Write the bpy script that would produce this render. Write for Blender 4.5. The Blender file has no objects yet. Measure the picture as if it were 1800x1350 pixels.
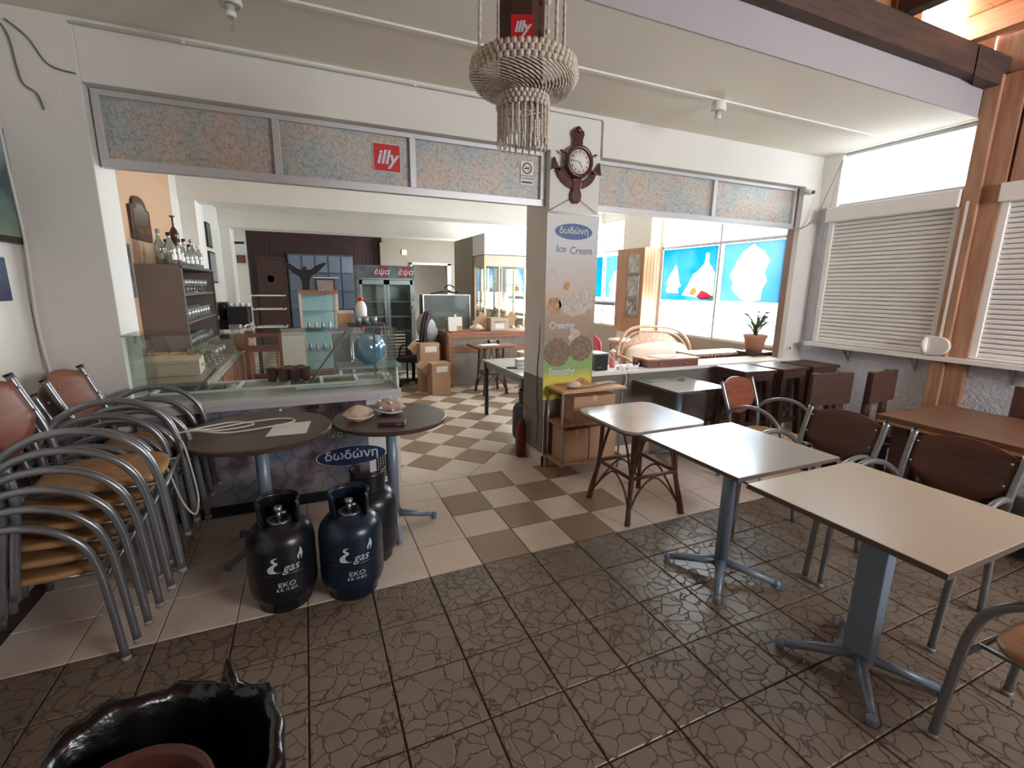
import bpy, bmesh, math, random
from mathutils import Vector, Matrix, Euler
from mathutils.geometry import tessellate_polygon
random.seed(7)
PI = math.pi
sc = bpy.context.scene
COL = sc.collection

# ------------------------------------------------------------ camera, world, light, exposure
cam_d = bpy.data.cameras.new('camera')
cam = bpy.data.objects.new('camera', cam_d); COL.objects.link(cam)
cam_d.sensor_width = 36.0
cam_d.lens = 36.0 * 814.53 / 1800.0
cam_d.clip_start = 0.02; cam_d.clip_end = 200
Rr = Vector((0.9160184, -0.4009435, 0.0124303)); Uu = Vector((0.0709739, 0.1924941, 0.9787281)); Ff = Vector((0.3948075, 0.8956508, -0.2047847))
mw = Matrix(((Rr.x, Uu.x, -Ff.x, -0.22399), (Rr.y, Uu.y, -Ff.y, -2.41445), (Rr.z, Uu.z, -Ff.z, 1.67228), (0, 0, 0, 1)))
cam.matrix_world = mw
sc.camera = cam
sc.view_settings.view_transform = 'Standard'
sc.view_settings.look = 'None'
sc.view_settings.gamma = 1.0
sc.view_settings.use_curve_mapping = False
sc.view_settings.exposure = 0.9
world = bpy.data.worlds.new('daylight'); sc.world = world; world.use_nodes = True
bg = world.node_tree.nodes['Background']
bg.inputs[0].default_value = (0.93, 0.97, 1.0, 1); bg.inputs[1].default_value = 18.5
sc.cycles.max_bounces = 8; sc.cycles.diffuse_bounces = 5; sc.cycles.glossy_bounces = 3
sc.cycles.transmission_bounces = 6; sc.cycles.transparent_max_bounces = 16
sc.cycles.caustics_reflective = False; sc.cycles.caustics_refractive = False
sc.cycles.use_denoising = True
sc.cycles.sample_clamp_indirect = 6.0

def portal(loc, rot, sx, sy):
    l = bpy.data.lights.new('window_daylight', 'AREA'); l.shape = 'RECTANGLE'; l.size = sx; l.size_y = sy
    o = bpy.data.objects.new('window_daylight', l); COL.objects.link(o); o.location = loc; o.rotation_euler = rot
    l.cycles.is_portal = True
    return o
RX = (0, PI / 2, 0)       # an area light pointing along -X, its size_x along world Z, size_y along world Y
portal((5.42, 2.70, 1.95), RX, 2.0, 2.25)
portal((5.42, 7.20, 1.95), RX, 2.0, 5.10)
portal((5.42, 0.53, 2.85), RX, 0.50, 1.10)
FRONT_Z0, FRONT_Z1 = 2.0, 2.90  # added opening behind the camera, sized to set the front light
portal((3.8, -4.75, (FRONT_Z0 + FRONT_Z1) / 2), (-PI / 2, 0, PI), 2.6, FRONT_Z1 - FRONT_Z0)

# ------------------------------------------------------------ helpers
def lin(c):
    return tuple(((v / 12.92) if v <= 0.04045 else ((v + 0.055) / 1.055) ** 2.4) for v in (x / 255.0 for x in c)) + (1.0,)

def M(name, rgb, rough=0.6, metal=0.0, var=None, bump=None, spec=0.5, rgb2=None, stretch=(1, 1, 1), coat=0.0, trans=0.0):
    """procedural principled material; var=(noise scale, amount), bump=(scale, strength)"""
    m = bpy.data.materials.new(name); m.use_nodes = True
    nt = m.node_tree; N = nt.nodes; b = N['Principled BSDF']
    b.inputs['Base Color'].default_value = lin(rgb); b.inputs['Roughness'].default_value = rough
    b.inputs['Metallic'].default_value = metal; b.inputs['Specular IOR Level'].default_value = spec
    b.inputs['Coat Weight'].default_value = coat; b.inputs['Transmission Weight'].default_value = trans
    tc = N.new('ShaderNodeTexCoord'); mp = N.new('ShaderNodeMapping'); nt.links.new(tc.outputs['Object'], mp.inputs[0])
    mp.inputs['Scale'].default_value = stretch
    if var is None and rgb2 is None: var = (6.0, 0.06)
    if var is None: var = (6.0, 1.0)
    no = N.new('ShaderNodeTexNoise'); no.inputs['Scale'].default_value = var[0]; no.inputs['Detail'].default_value = 5
    nt.links.new(mp.outputs[0], no.inputs[0])
    mx = N.new('ShaderNodeMix'); mx.data_type = 'RGBA'
    c = lin(rgb)
    if rgb2 is None:
        k = var[1]
        mx.inputs[6].default_value = tuple(max(0, v * (1 - k)) for v in c[:3]) + (1,)
        mx.inputs[7].default_value = tuple(min(1, v * (1 + k)) for v in c[:3]) + (1,)
        nt.links.new(no.outputs[0], mx.inputs[0])
    else:
        mx.inputs[6].default_value = c; mx.inputs[7].default_value = lin(rgb2)
        cr = N.new('ShaderNodeValToRGB'); cr.color_ramp.elements[0].position = 0.35; cr.color_ramp.elements[1].position = 0.65
        nt.links.new(no.outputs[0], cr.inputs[0]); nt.links.new(cr.outputs[0], mx.inputs[0])
    nt.links.new(mx.outputs[2], b.inputs['Base Color'])
    if bump:
        n2 = N.new('ShaderNodeTexNoise'); n2.inputs['Scale'].default_value = bump[0]; n2.inputs['Detail'].default_value = 6
        nt.links.new(mp.outputs[0], n2.inputs[0])
        bm_ = N.new('ShaderNodeBump'); bm_.inputs['Strength'].default_value = bump[1]; bm_.inputs['Distance'].default_value = 0.02
        nt.links.new(n2.outputs[0], bm_.inputs['Height']); nt.links.new(bm_.outputs[0], b.inputs['Normal'])
    return m

def glass_mat(name, rgb, alpha, rough=0.02, gloss=0.12):
    """thin pane: mostly transparent, some mirror, a little body colour"""
    m = bpy.data.materials.new(name); m.use_nodes = True; nt = m.node_tree; N = nt.nodes
    N.remove(N['Principled BSDF']); out = N['Material Output']
    tr = N.new('ShaderNodeBsdfTransparent'); tr.inputs[0].default_value = lin(rgb)
    gl = N.new('ShaderNodeBsdfGlossy'); gl.inputs['Roughness'].default_value = rough
    df = N.new('ShaderNodeBsdfDiffuse'); df.inputs[0].default_value = lin(rgb)
    lw = N.new('ShaderNodeLayerWeight'); lw.inputs[0].default_value = 0.25
    mu = N.new('ShaderNodeMath'); mu.operation = 'MULTIPLY_ADD'; mu.inputs[1].default_value = 0.5; mu.inputs[2].default_value = gloss * 0.4
    nt.links.new(lw.outputs['Fresnel'], mu.inputs[0])
    m1 = N.new('ShaderNodeMixShader'); m1.inputs[0].default_value = alpha
    nt.links.new(tr.outputs[0], m1.inputs[1]); nt.links.new(df.outputs[0], m1.inputs[2])
    m2 = N.new('ShaderNodeMixShader'); nt.links.new(mu.outputs[0], m2.inputs[0])
    nt.links.new(m1.outputs[0], m2.inputs[1]); nt.links.new(gl.outputs[0], m2.inputs[2])
    nt.links.new(m2.outputs[0], out.inputs[0])
    return m

FILM = 0.12      # density of the printed films
def film_mat(name, rgb, rgb2=None, scale=3.0, tl=0.85, dens=None):
    """printed translucent film on a window"""
    m = bpy.data.materials.new(name); m.use_nodes = True; nt = m.node_tree; N = nt.nodes
    N.remove(N['Principled BSDF']); out = N['Material Output']
    tl_ = N.new('ShaderNodeBsdfTranslucent'); df = N.new('ShaderNodeBsdfDiffuse')
    tc = N.new('ShaderNodeTexCoord'); no = N.new('ShaderNodeTexNoise'); no.inputs['Scale'].default_value = scale
    nt.links.new(tc.outputs['Object'], no.inputs[0])
    cr = N.new('ShaderNodeValToRGB'); cr.color_ramp.elements[0].position = 0.38; cr.color_ramp.elements[1].position = 0.62
    cr.color_ramp.elements[0].color = lin(rgb); cr.color_ramp.elements[1].color = lin(rgb2 or rgb)
    nt.links.new(no.outputs[0], cr.inputs[0])
    dn = N.new('ShaderNodeMix'); dn.data_type = 'RGBA'; dn.inputs[0].default_value = 1 - (dens or FILM); dn.inputs[7].default_value = (0, 0, 0, 1)
    nt.links.new(cr.outputs[0], dn.inputs[6]); nt.links.new(dn.outputs[2], tl_.inputs[0]); nt.links.new(cr.outputs[0], df.inputs[0])
    mx = N.new('ShaderNodeMixShader'); mx.inputs[0].default_value = tl
    nt.links.new(df.outputs[0], mx.inputs[1]); nt.links.new(tl_.outputs[0], mx.inputs[2]); nt.links.new(mx.outputs[0], out.inputs[0])
    return m

def frame_from(d):
    d = d.normalized(); a = Vector((0, 0, 1)) if abs(d.z) < 0.9 else Vector((1, 0, 0))
    u = d.cross(a).normalized(); v = d.cross(u).normalized()
    return u, v

class B:
    """collects geometry for ONE mesh"""
    def __init__(s): s.v = []; s.f = []; s.sm = []
    def add(s, vs, fs, sm=False):
        o = len(s.v); s.v += [tuple(p) for p in vs]; s.f += [tuple(i + o for i in f) for f in fs]; s.sm += [sm] * len(fs); return s
    def box(s, x0, y0, z0, x1, y1, z1, rz=0, c=None):
        vs = [(x, y, z) for z in (z0, z1) for y in (y0, y1) for x in (x0, x1)]
        if rz:
            cx, cy = c or ((x0 + x1) / 2, (y0 + y1) / 2); ca, sa = math.cos(rz), math.sin(rz)
            vs = [(cx + (x - cx) * ca - (y - cy) * sa, cy + (x - cx) * sa + (y - cy) * ca, z) for x, y, z in vs]
        return s.add(vs, [(0, 2, 3, 1), (4, 5, 7, 6), (0, 1, 5, 4), (2, 6, 7, 3), (0, 4, 6, 2), (1, 3, 7, 5)])
    def beam(s, p0, p1, w, h, up=None):
        p0 = Vector(p0); p1 = Vector(p1); d = (p1 - p0).normalized(); up = Vector(up) if up else (Vector((0, 0, 1)) if abs(d.z) < 0.95 else Vector((0, 1, 0)))
        u = d.cross(up).normalized(); v = u.cross(d).normalized()
        vs = [p + u * a * w / 2 + v * b * h / 2 for p in (p0, p1) for a, b in ((-1, -1), (1, -1), (1, 1), (-1, 1))]
        return s.add(vs, [(0, 1, 2, 3), (4, 7, 6, 5), (0, 4, 5, 1), (1, 5, 6, 2), (2, 6, 7, 3), (3, 7, 4, 0)])
    def tube(s, pts, r, n=8, closed=False, caps=True, rs=None):
        pts = [Vector(p) for p in pts]; L = len(pts); vs = []; u = None
        for i, p in enumerate(pts):
            if closed: d = pts[(i + 1) % L] - pts[i - 1]
            else: d = pts[min(i + 1, L - 1)] - pts[max(i - 1, 0)]
            d.normalize()
            if u is None: u, v = frame_from(d)
            else:
                u = (u - d * u.dot(d)); u = u.normalized() if u.length > 1e-6 else frame_from(d)[0]; v = d.cross(u).normalized()
            rr = rs[i] if rs else r
            for k in range(n):
                a = 2 * PI * k / n; vs.append(p + u * math.cos(a) * rr + v * math.sin(a) * rr)
        fs = []
        for i in range(L if closed else L - 1):
            j = (i + 1) % L
            for k in range(n):
                fs.append((i * n + k, i * n + (k + 1) % n, j * n + (k + 1) % n, j * n + k))
        s.add(vs, fs, True)
        if caps and not closed:
            o = len(s.v) - len(vs)
            s.f += [tuple(o + k for k in range(n))[::-1], tuple(o + (L - 1) * n + k for k in range(n))]; s.sm += [False, False]
        return s
    def cyl(s, p0, p1, r, n=16, r2=None):
        return s.tube([p0, p1], r, n, rs=[r, r2 if r2 is not None else r])
    def lathe(s, prof, c=(0, 0, 0), n=20, a0=0.0, a1=2 * PI, closed=True, sm=True):
        cx, cy, cz = c; vs = []; m = len(prof); full = abs((a1 - a0) - 2 * PI) < 1e-6; st = n if full else n + 1
        for k in range(st):
            a = a0 + (a1 - a0) * k / n
            for r, z in prof: vs.append((cx + r * math.cos(a), cy + r * math.sin(a), cz + z))
        fs = []
        for k in range(n):
            k2 = (k + 1) % st
            for i in range(m - 1): fs.append((k * m + i, k2 * m + i, k2 * m + i + 1, k * m + i + 1))
        s.add(vs, fs, sm); o = len(s.v) - len(vs)
        if full and closed:
            if prof[0][0] > 1e-4: s.f.append(tuple(o + k * m for k in range(n))[::-1]); s.sm.append(False)
            if prof[-1][0] > 1e-4: s.f.append(tuple(o + k * m + m - 1 for k in range(n))); s.sm.append(False)
        return s
    def ball(s, c, r, n=8, m=5, sx=1, sy=1, sz=1):
        pr = [(math.sin(PI * i / m), -math.cos(PI * i / m)) for i in range(m + 1)]; vs = []; fs = []
        for k in range(n):
            a = 2 * PI * k / n
            for q, z in pr: vs.append((c[0] + r * sx * q * math.cos(a), c[1] + r * sy * q * math.sin(a), c[2] + r * sz * z))
        w = m + 1
        for k in range(n):
            k2 = (k + 1) % n
            for i in range(m): fs.append((k * w + i, k2 * w + i, k2 * w + i + 1, k * w + i + 1))
        return s.add(vs, fs, True)
    def prism(s, poly, lo, hi, axis='z', sm=False):
        """poly: 2D list; axis z: (x,y) extruded lo..hi in z; y: (x,z); x: (y,z)"""
        n = len(poly)
        mk = {'z': lambda a, b, t: (a, b, t), 'y': lambda a, b, t: (a, t, b), 'x': lambda a, b, t: (t, a, b)}[axis]
        vs = [mk(a, b, lo) for a, b in poly] + [mk(a, b, hi) for a, b in poly]
        fs = [tuple(range(n))[::-1], tuple(range(n, 2 * n))] + [(i, (i + 1) % n, n + (i + 1) % n, n + i) for i in range(n)]
        return s.add(vs, fs, sm)
    def grid(s, P, closed_u=False, sm=True):
        """P[i][j] rows of points"""
        h = len(P); w = len(P[0]); vs = [p for r in P for p in r]; fs = []
        for i in range(h - 1):
            for j in range(w if closed_u else w - 1):
                j2 = (j + 1) % w; fs.append((i * w + j, i * w + j2, (i + 1) * w + j2, (i + 1) * w + j))
        return s.add(vs, fs, sm)
    def mesh(s, name, mat):
        me = bpy.data.meshes.new(name); me.from_pydata(s.v, [], s.f)
        me.polygons.foreach_set('use_smooth', s.sm)
        bm = bmesh.new(); bm.from_mesh(me); bmesh.ops.recalc_face_normals(bm, faces=bm.faces); bm.to_mesh(me); bm.free()
        if mat: me.materials.append(mat)
        me.update(); return me
    def build(s, name, mat, parent=None, loc=(0, 0, 0), rz=0.0, bev=0.0, seg=2, kind=None, label=None):
        o = bpy.data.objects.new(name, s.mesh(name, mat)); COL.objects.link(o); o.location = loc; o.rotation_euler = (0, 0, rz)
        if parent: o.parent = parent
        if bev:
            md = o.modifiers.new('bevel', 'BEVEL'); md.width = bev; md.segments = seg; md.limit_method = 'ANGLE'; md.angle_limit = math.radians(50)
        if kind: o['kind'] = kind
        if label: o['label'] = label
        return o

def thing(name, label, cat, loc=(0, 0, 0), rz=0.0, group=None):
    o = bpy.data.objects.new(name, None); COL.objects.link(o); o.location = loc; o.rotation_euler = (0, 0, rz)
    o.empty_display_size = 0.1; return tag(o, label, cat, group)
def tag(o, label, cat, group=None):
    o['label'] = label; o['category'] = cat
    if group: o['group'] = group
    return o
def kids(o): return [c for c in bpy.data.objects if c.parent == o]
def dup(root, loc, rz=0.0, label=None, group=None):
    r = root.copy(); COL.objects.link(r); r.location = loc; r.rotation_euler = (0, 0, rz)
    if label: r['label'] = label
    if group: r['group'] = group
    for ch in kids(root):
        c = ch.copy(); COL.objects.link(c); c.parent = r
        for g in kids(ch):
            d = g.copy(); COL.objects.link(d); d.parent = c
    return r
def arc(c, r, a0, a1, n, plane='xz', off=0.0, ry=None):
    out = []
    for i in range(n + 1):
        a = a0 + (a1 - a0) * i / n; p, q = math.cos(a) * r, math.sin(a) * (ry or r)
        out.append({'xz': (c[0] + p, c[1] + off, c[2] + q), 'yz': (c[0] + off, c[1] + p, c[2] + q), 'xy': (c[0] + p, c[1] + q, c[2] + off)}[plane])
    return out
def smooth_path(pts, n=6):
    pts = [Vector(p) for p in pts]; out = []
    for i in range(len(pts) - 1):
        p0 = pts[max(i - 1, 0)]; p1 = pts[i]; p2 = pts[i + 1]; p3 = pts[min(i + 2, len(pts) - 1)]
        for k in range(n):
            t = k / n
            out.append(0.5 * ((2 * p1) + (p2 - p0) * t + (2 * p0 - 5 * p1 + 4 * p2 - p3) * t * t + (3 * p1 - p0 - 3 * p2 + p3) * t ** 3))
    out.append(pts[-1]); return out
def rrect(x0, y0, x1, y1, r, n=5):
    out = []
    for cx, cy, a in ((x1 - r, y1 - r, 0), (x0 + r, y1 - r, PI / 2), (x0 + r, y0 + r, PI), (x1 - r, y0 + r, 1.5 * PI)):
        for k in range(n + 1): out.append((cx + r * math.cos(a + PI / 2 * k / n), cy + r * math.sin(a + PI / 2 * k / n)))
    return out
def text(s, size, mat, parent, loc, rot=(PI / 2, 0, 0), name='lettering', shear=0.0, bold=0.0, align='CENTER', ext=0.0008, label=None, sx=1.0, wrap=None):
    """flat print: letters standing a hair proud of what they are printed on; wrap=(radius) bends them round a cylinder"""
    cu = bpy.data.curves.new('t', 'FONT'); cu.body = s; cu.size = size; cu.shear = shear; cu.offset = bold; cu.extrude = ext
    cu.align_x = align; cu.align_y = 'CENTER'; cu.resolution_u = 3
    to = bpy.data.objects.new('t', cu); COL.objects.link(to); bpy.context.view_layer.update()
    me = bpy.data.meshes.new_from_object(to.evaluated_get(bpy.context.evaluated_depsgraph_get()))
    bpy.data.objects.remove(to); bpy.data.curves.remove(cu)
    for v in me.vertices: v.co.x *= sx
    if wrap:
        for v in me.vertices:
            a = v.co.x / wrap; r = wrap + v.co.z; v.co = Vector((math.sin(a) * r, v.co.y, math.cos(a) * r - wrap))
    me.name = name; me.materials.clear(); me.materials.append(mat)
    o = bpy.data.objects.new(name, me); COL.objects.link(o); o.parent = parent; o.location = loc; o.rotation_euler = rot
    if label: o['label'] = label
    return o
def S(o):
    o['kind'] = 'structure'; return o

# ------------------------------------------------------------ materials
m_wall = M('white_plaster', (222, 219, 213), 0.85, var=(2.5, 0.05), bump=(60, 0.12))
m_wallw = M('white_wall_paint', (230, 227, 220), 0.85, var=(2.0, 0.05), bump=(50, 0.1))
m_ceil = M('ceiling_paint', (234, 228, 214), 0.9, var=(1.5, 0.06), bump=(40, 0.06))
m_orange = M('apricot_paint', (202, 166, 136), 0.85, var=(2, 0.05))
m_beige = M('beige_paint', (154, 144, 132), 0.85, var=(2, 0.05))
m_rough = M('textured_render', (214, 216, 224), 0.9, var=(25, 0.16), bump=(38, 1.0))
m_grout = M('dark_grout', (62, 46, 36), 0.9, var=(20, 0.2))
m_alu = M('aluminium', (204, 204, 206), 0.4, 0.3, var=(3, 0.05))
m_white = M('white_plastic', (226, 224, 218), 0.45, var=(4, 0.03))
m_shut = M('shutter_white', (240, 238, 234), 0.5, var=(4, 0.03))
m_dwood = M('dark_stained_wood', (62, 42, 36), 0.42, rgb2=(82, 54, 44), stretch=(1, 9, 9), var=(3, 1))
m_beamw = M('dark_weathered_wood', (66, 50, 44), 0.7, rgb2=(88, 66, 56), stretch=(1, 12, 12), var=(3, 1), bump=(30, .3))
m_rafter = M('orange_sunlit_wood', (196, 134, 92), 0.6, rgb2=(174, 112, 76), stretch=(8, 1, 8), var=(3, 1))  # orange of sunlight through the roofing is put into the wood colour
m_postw = M('red_brown_post_wood', (184, 142, 114), 0.6, rgb2=(162, 120, 94), stretch=(9, 9, 1), var=(3, 1))
m_pine = M('pine_plank', (206, 158, 116), 0.5, rgb2=(188, 136, 96), stretch=(9, 9, 1), var=(4, 1))
m_tabw = M('worn_brown_tabletop', (128, 92, 68), 0.38, rgb2=(104, 72, 54), stretch=(9, 1, 1), var=(3, 1))
m_grey = M('silver_grey_paint', (140, 146, 154), 0.32, 0.55, var=(8, 0.05))
m_chairm = M('grey_chair_tube', (138, 140, 144), 0.28, 0.65, var=(8, 0.05))
m_base = M('blue_grey_pedestal_paint', (126, 142, 158), 0.38, 0.25, var=(8, 0.06))
m_lam = M('beige_laminate', (184, 172, 150), 0.30, var=(3, 0.05), spec=.6)
m_lam2 = M('pale_laminate', (158, 154, 146), 0.2, var=(3, 0.04), spec=.4)
m_edge = M('dark_table_edge', (92, 80, 70), 0.5)
m_rtop = M('dark_brown_tabletop', (70, 52, 46), 0.34, var=(12, 0.1))
m_ply = M('ochre_seat', (178, 136, 90), 0.45, rgb2=(158, 116, 74), stretch=(1, 6, 1), var=(4, 1))
m_backr = M('red_brown_plywood', (146, 82, 58), 0.4, rgb2=(124, 66, 48), stretch=(1, 1, 8), var=(4, 1))
m_backd = M('dark_brown_plywood', (92, 58, 44), 0.4, rgb2=(76, 46, 36), stretch=(1, 1, 8), var=(4, 1))
m_black = M('black_plastic', (24, 24, 26), 0.4)
m_rubber = M('pale_rubber_foot', (150, 148, 144), 0.7)
m_gas = M('dark_blue_cylinder_paint', (22, 36, 56), 0.28, var=(10, 0.15))
m_gask = M('black_cylinder_paint', (26, 28, 34), 0.28, var=(10, 0.15))
m_print = M('white_print', (205, 210, 216), 0.6)
m_silver = M('brushed_metal', (176, 176, 178), 0.3, 0.9)
m_ratt = M('brown_rattan', (104, 68, 50), 0.5, rgb2=(76, 48, 36), var=(20, 1))
m_cane = M('pale_cane', (196, 160, 132), 0.5, rgb2=(172, 134, 108), var=(20, 1))
m_card = M('brown_cardboard', (176, 142, 112), 0.85, var=(5, 0.06))
m_cardw = M('grey_white_cardboard', (190, 178, 160), 0.85, var=(5, 0.06))
m_paper = M('white_paper', (226, 222, 216), 0.8)
m_ink = M('dark_ink', (52, 52, 56), 0.8)
m_bag = M('black_bin_bag', (17, 17, 18), 0.22, bump=(9, 0.6), spec=.6)
m_tub = M('red_brown_tub', (84, 44, 34), 0.45)
m_red = M('red_sign', (196, 28, 36), 0.5)
m_anchor = M('mahogany_lacquer', (74, 30, 26), 0.22, var=(8, 0.12), coat=.4)
m_bead = M('shell_bead', (222, 214, 200), 0.4, rgb2=(190, 178, 162), var=(60, 1))
m_tan = M('brown_tin', (92, 70, 62), 0.3, 0.5)
m_glass = glass_mat('clear_glass', (236, 246, 242), 0.02)
m_pane = glass_mat('window_pane', (250, 252, 252), 0.02, gloss=.05)
m_gtint = glass_mat('green_glass', (246, 250, 248), 0.006, gloss=.10)
m_cler = glass_mat('dimmed_clerestory_glass', (176, 178, 180), 0.02, gloss=.05)  # grey tint added to cut the daylight through this pane
m_bottle = glass_mat('bottle_glass', (200, 206, 200), 0.30, rough=.08, gloss=.5)
m_film = film_mat('white_window_film', (235, 235, 232), (228, 230, 230))
m_blue1 = film_mat('blue_print_film', (20, 150, 215), (92, 176, 226), 1.6)
m_blue2 = film_mat('pale_blue_print_film', (120, 182, 226), (86, 168, 220), 1.3)
m_blue3 = film_mat('strong_blue_print_film', (10, 140, 215), (20, 158, 225), 2)
m_shape = film_mat('white_print_shape', (236, 236, 236), (214, 222, 230), 4)
m_rede = film_mat('red_print_shape', (226, 62, 80), dens=.9); m_orae = film_mat('orange_print_shape', (240, 170, 96), dens=.9)
m_terra = M('terracotta', (178, 128, 106), 0.8, var=(10, 0.1))
m_leaf = M('green_leaf', (70, 84, 48), 0.5)
m_maroon = M('maroon_wood_panelling', (66, 42, 42), 0.55, rgb2=(54, 36, 38), stretch=(6, 6, 1), var=(3, 1))
m_steel = M('bluish_steel_door', (88, 94, 108), 0.4, 0.5)
m_fridge = M('grey_fridge_metal', (136, 148, 148), 0.4, 0.4)
m_oak = M('bar_wood', (158, 104, 74), 0.45, rgb2=(134, 86, 62), stretch=(1, 6, 6), var=(3, 1))
m_stone = M('grey_embossed_panel', (122, 114, 104), 0.7, var=(18, 0.35), bump=(22, .35))
m_brown = M('dark_brown_fabric', (52, 36, 34), 0.9)
m_cloth = M('pale_grey_cloth', (168, 170, 172), 0.9, bump=(6, .8))
m_cream = M('cream_cushion', (206, 190, 172), 0.85, var=(4, 0.06), bump=(12, .25))
m_blu = glass_mat('blue_plastic_wrap', (70, 160, 196), .45, .12, .5)
m_wire = M('white_cable', (206, 200, 188), 0.5)
m_shell = M('conch_shell', (198, 176, 158), 0.45, rgb2=(168, 140, 122), var=(14, 1), bump=(14, .6))
m_fold = M('dark_red_wood', (104, 58, 42), .5)
m_purple = M('purple_wallet', (84, 44, 62), 0.4)
m_cup = M('brown_glazed_pot', (84, 44, 34), 0.35, var=(9, .12))
m_pink = M('pink_plastic', (222, 92, 112), 0.4)

def crackle(name, base, dark, vs=14, amt=1.0):
    """stone-look ceramic with crackle veins in low relief"""
    m = bpy.data.materials.new(name); m.use_nodes = True; nt = m.node_tree; N = nt.nodes; b = N['Principled BSDF']
    b.inputs['Roughness'].default_value = 0.36
    tc = N.new('ShaderNodeTexCoord'); oi = N.new('ShaderNodeObjectInfo')
    ad = N.new('ShaderNodeVectorMath'); ad.operation = 'ADD'
    cx = N.new('ShaderNodeCombineXYZ'); ml = N.new('ShaderNodeMath'); ml.operation = 'MULTIPLY'; ml.inputs[1].default_value = 37.0
    nt.links.new(oi.outputs['Random'], ml.inputs[0]); nt.links.new(ml.outputs[0], cx.inputs[0]); nt.links.new(ml.outputs[0], cx.inputs[2])
    nz = N.new('ShaderNodeTexNoise'); nz.inputs['Scale'].default_value = 9; nz.inputs['Detail'].default_value = 3
    nt.links.new(tc.outputs['Object'], ad.inputs[0]); nt.links.new(cx.outputs[0], ad.inputs[1])
    nt.links.new(ad.outputs[0], nz.inputs[0])
    wr = N.new('ShaderNodeVectorMath'); wr.operation = 'SCALE'; wr.inputs[3].default_value = 0.10; nt.links.new(nz.outputs['Color'], wr.inputs[0])
    a2 = N.new('ShaderNodeVectorMath'); a2.operation = 'ADD'; nt.links.new(ad.outputs[0], a2.inputs[0]); nt.links.new(wr.outputs[0], a2.inputs[1])
    vo = N.new('ShaderNodeTexVoronoi'); vo.feature = 'DISTANCE_TO_EDGE'; vo.inputs['Scale'].default_value = vs; nt.links.new(a2.outputs[0], vo.inputs['Vector'])
    cr = N.new('ShaderNodeValToRGB'); cr.color_ramp.elements[0].position = 0.0; cr.color_ramp.elements[1].position = 0.05 if amt > .5 else .03
    cr.color_ramp.elements[0].color = (1 - amt, 1 - amt, 1 - amt, 1); nt.links.new(vo.outputs['Distance'], cr.inputs[0])
    n2 = N.new('ShaderNodeTexNoise'); n2.inputs['Scale'].default_value = 5; n2.inputs['Detail'].default_value = 6; nt.links.new(ad.outputs[0], n2.inputs[0])
    mb = N.new('ShaderNodeMix'); mb.data_type = 'RGBA'; c = lin(base)
    mb.inputs[6].default_value = tuple(v * .82 for v in c[:3]) + (1,); mb.inputs[7].default_value = tuple(v * 1.16 for v in c[:3]) + (1,)
    nt.links.new(n2.outputs[0], mb.inputs[0])
    mx = N.new('ShaderNodeMix'); mx.data_type = 'RGBA'; mx.inputs[6].default_value = lin(dark); nt.links.new(mb.outputs[2], mx.inputs[7]); nt.links.new(cr.outputs[0], mx.inputs[0])
    nt.links.new(mx.outputs[2], b.inputs['Base Color'])
    bp = N.new('ShaderNodeBump'); bp.inputs['Strength'].default_value = 0.5 * amt; bp.inputs['Distance'].default_value = 0.006
    nt.links.new(cr.outputs[0], bp.inputs['Height']); nt.links.new(bp.outputs[0], b.inputs['Normal'])
    return m
m_tile_a = crackle('crackle_tile', (124, 111, 97), (62, 50, 42), 13, 0.9)
m_tile_b = crackle('beige_tile', (222, 207, 192), (208, 192, 176), 10, 0.25)
m_tile_c = crackle('brown_tile', (154, 129, 106), (136, 111, 90), 10, 0.25)

def marble(name, cols, scale):
    """mottled floral/marbled decor panel"""
    m = bpy.data.materials.new(name); m.use_nodes = True; nt = m.node_tree; N = nt.nodes; b = N['Principled BSDF']; b.inputs['Roughness'].default_value = .35
    tc = N.new('ShaderNodeTexCoord')
    n1 = N.new('ShaderNodeTexNoise'); n1.inputs['Scale'].default_value = 3.2; n1.inputs['Detail'].default_value = 2; nt.links.new(tc.outputs['Object'], n1.inputs[0])
    r1 = N.new('ShaderNodeValToRGB'); r1.color_ramp.elements[0].position = .38; r1.color_ramp.elements[1].position = .62
    r1.color_ramp.elements[0].color = lin(cols[0]); r1.color_ramp.elements[1].color = lin(cols[1]); e = r1.color_ramp.elements.new(.5); e.color = lin(cols[2])
    nt.links.new(n1.outputs[0], r1.inputs[0])
    vo = N.new('ShaderNodeTexVoronoi'); vo.feature = 'DISTANCE_TO_EDGE'; vo.inputs['Scale'].default_value = scale
    nz = N.new('ShaderNodeTexNoise'); nz.inputs['Scale'].default_value = scale * .8; nt.links.new(tc.outputs['Object'], nz.inputs[0])
    sc_ = N.new('ShaderNodeVectorMath'); sc_.operation = 'SCALE'; sc_.inputs[3].default_value = .12; nt.links.new(nz.outputs['Color'], sc_.inputs[0])
    ad = N.new('ShaderNodeVectorMath'); nt.links.new(tc.outputs['Object'], ad.inputs[0]); nt.links.new(sc_.outputs[0], ad.inputs[1]); nt.links.new(ad.outputs[0], vo.inputs['Vector'])
    r2 = N.new('ShaderNodeValToRGB'); r2.color_ramp.elements[0].position = 0.0; r2.color_ramp.elements[1].position = .10; r2.color_ramp.elements[0].color = (.5, .48, .46, 1)
    nt.links.new(vo.outputs['Distance'], r2.inputs[0])
    mu = N.new('ShaderNodeMix'); mu.data_type = 'RGBA'; mu.blend_type = 'MULTIPLY'; mu.inputs[0].default_value = .75
    nt.links.new(r1.outputs[0], mu.inputs[6]); nt.links.new(r2.outputs[0], mu.inputs[7]); nt.links.new(mu.outputs[2], b.inputs['Base Color'])
    return m
m_panel = marble('mottled_leaf_panel', ((176, 184, 184), (200, 184, 172), (190, 186, 178)), 22)
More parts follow.
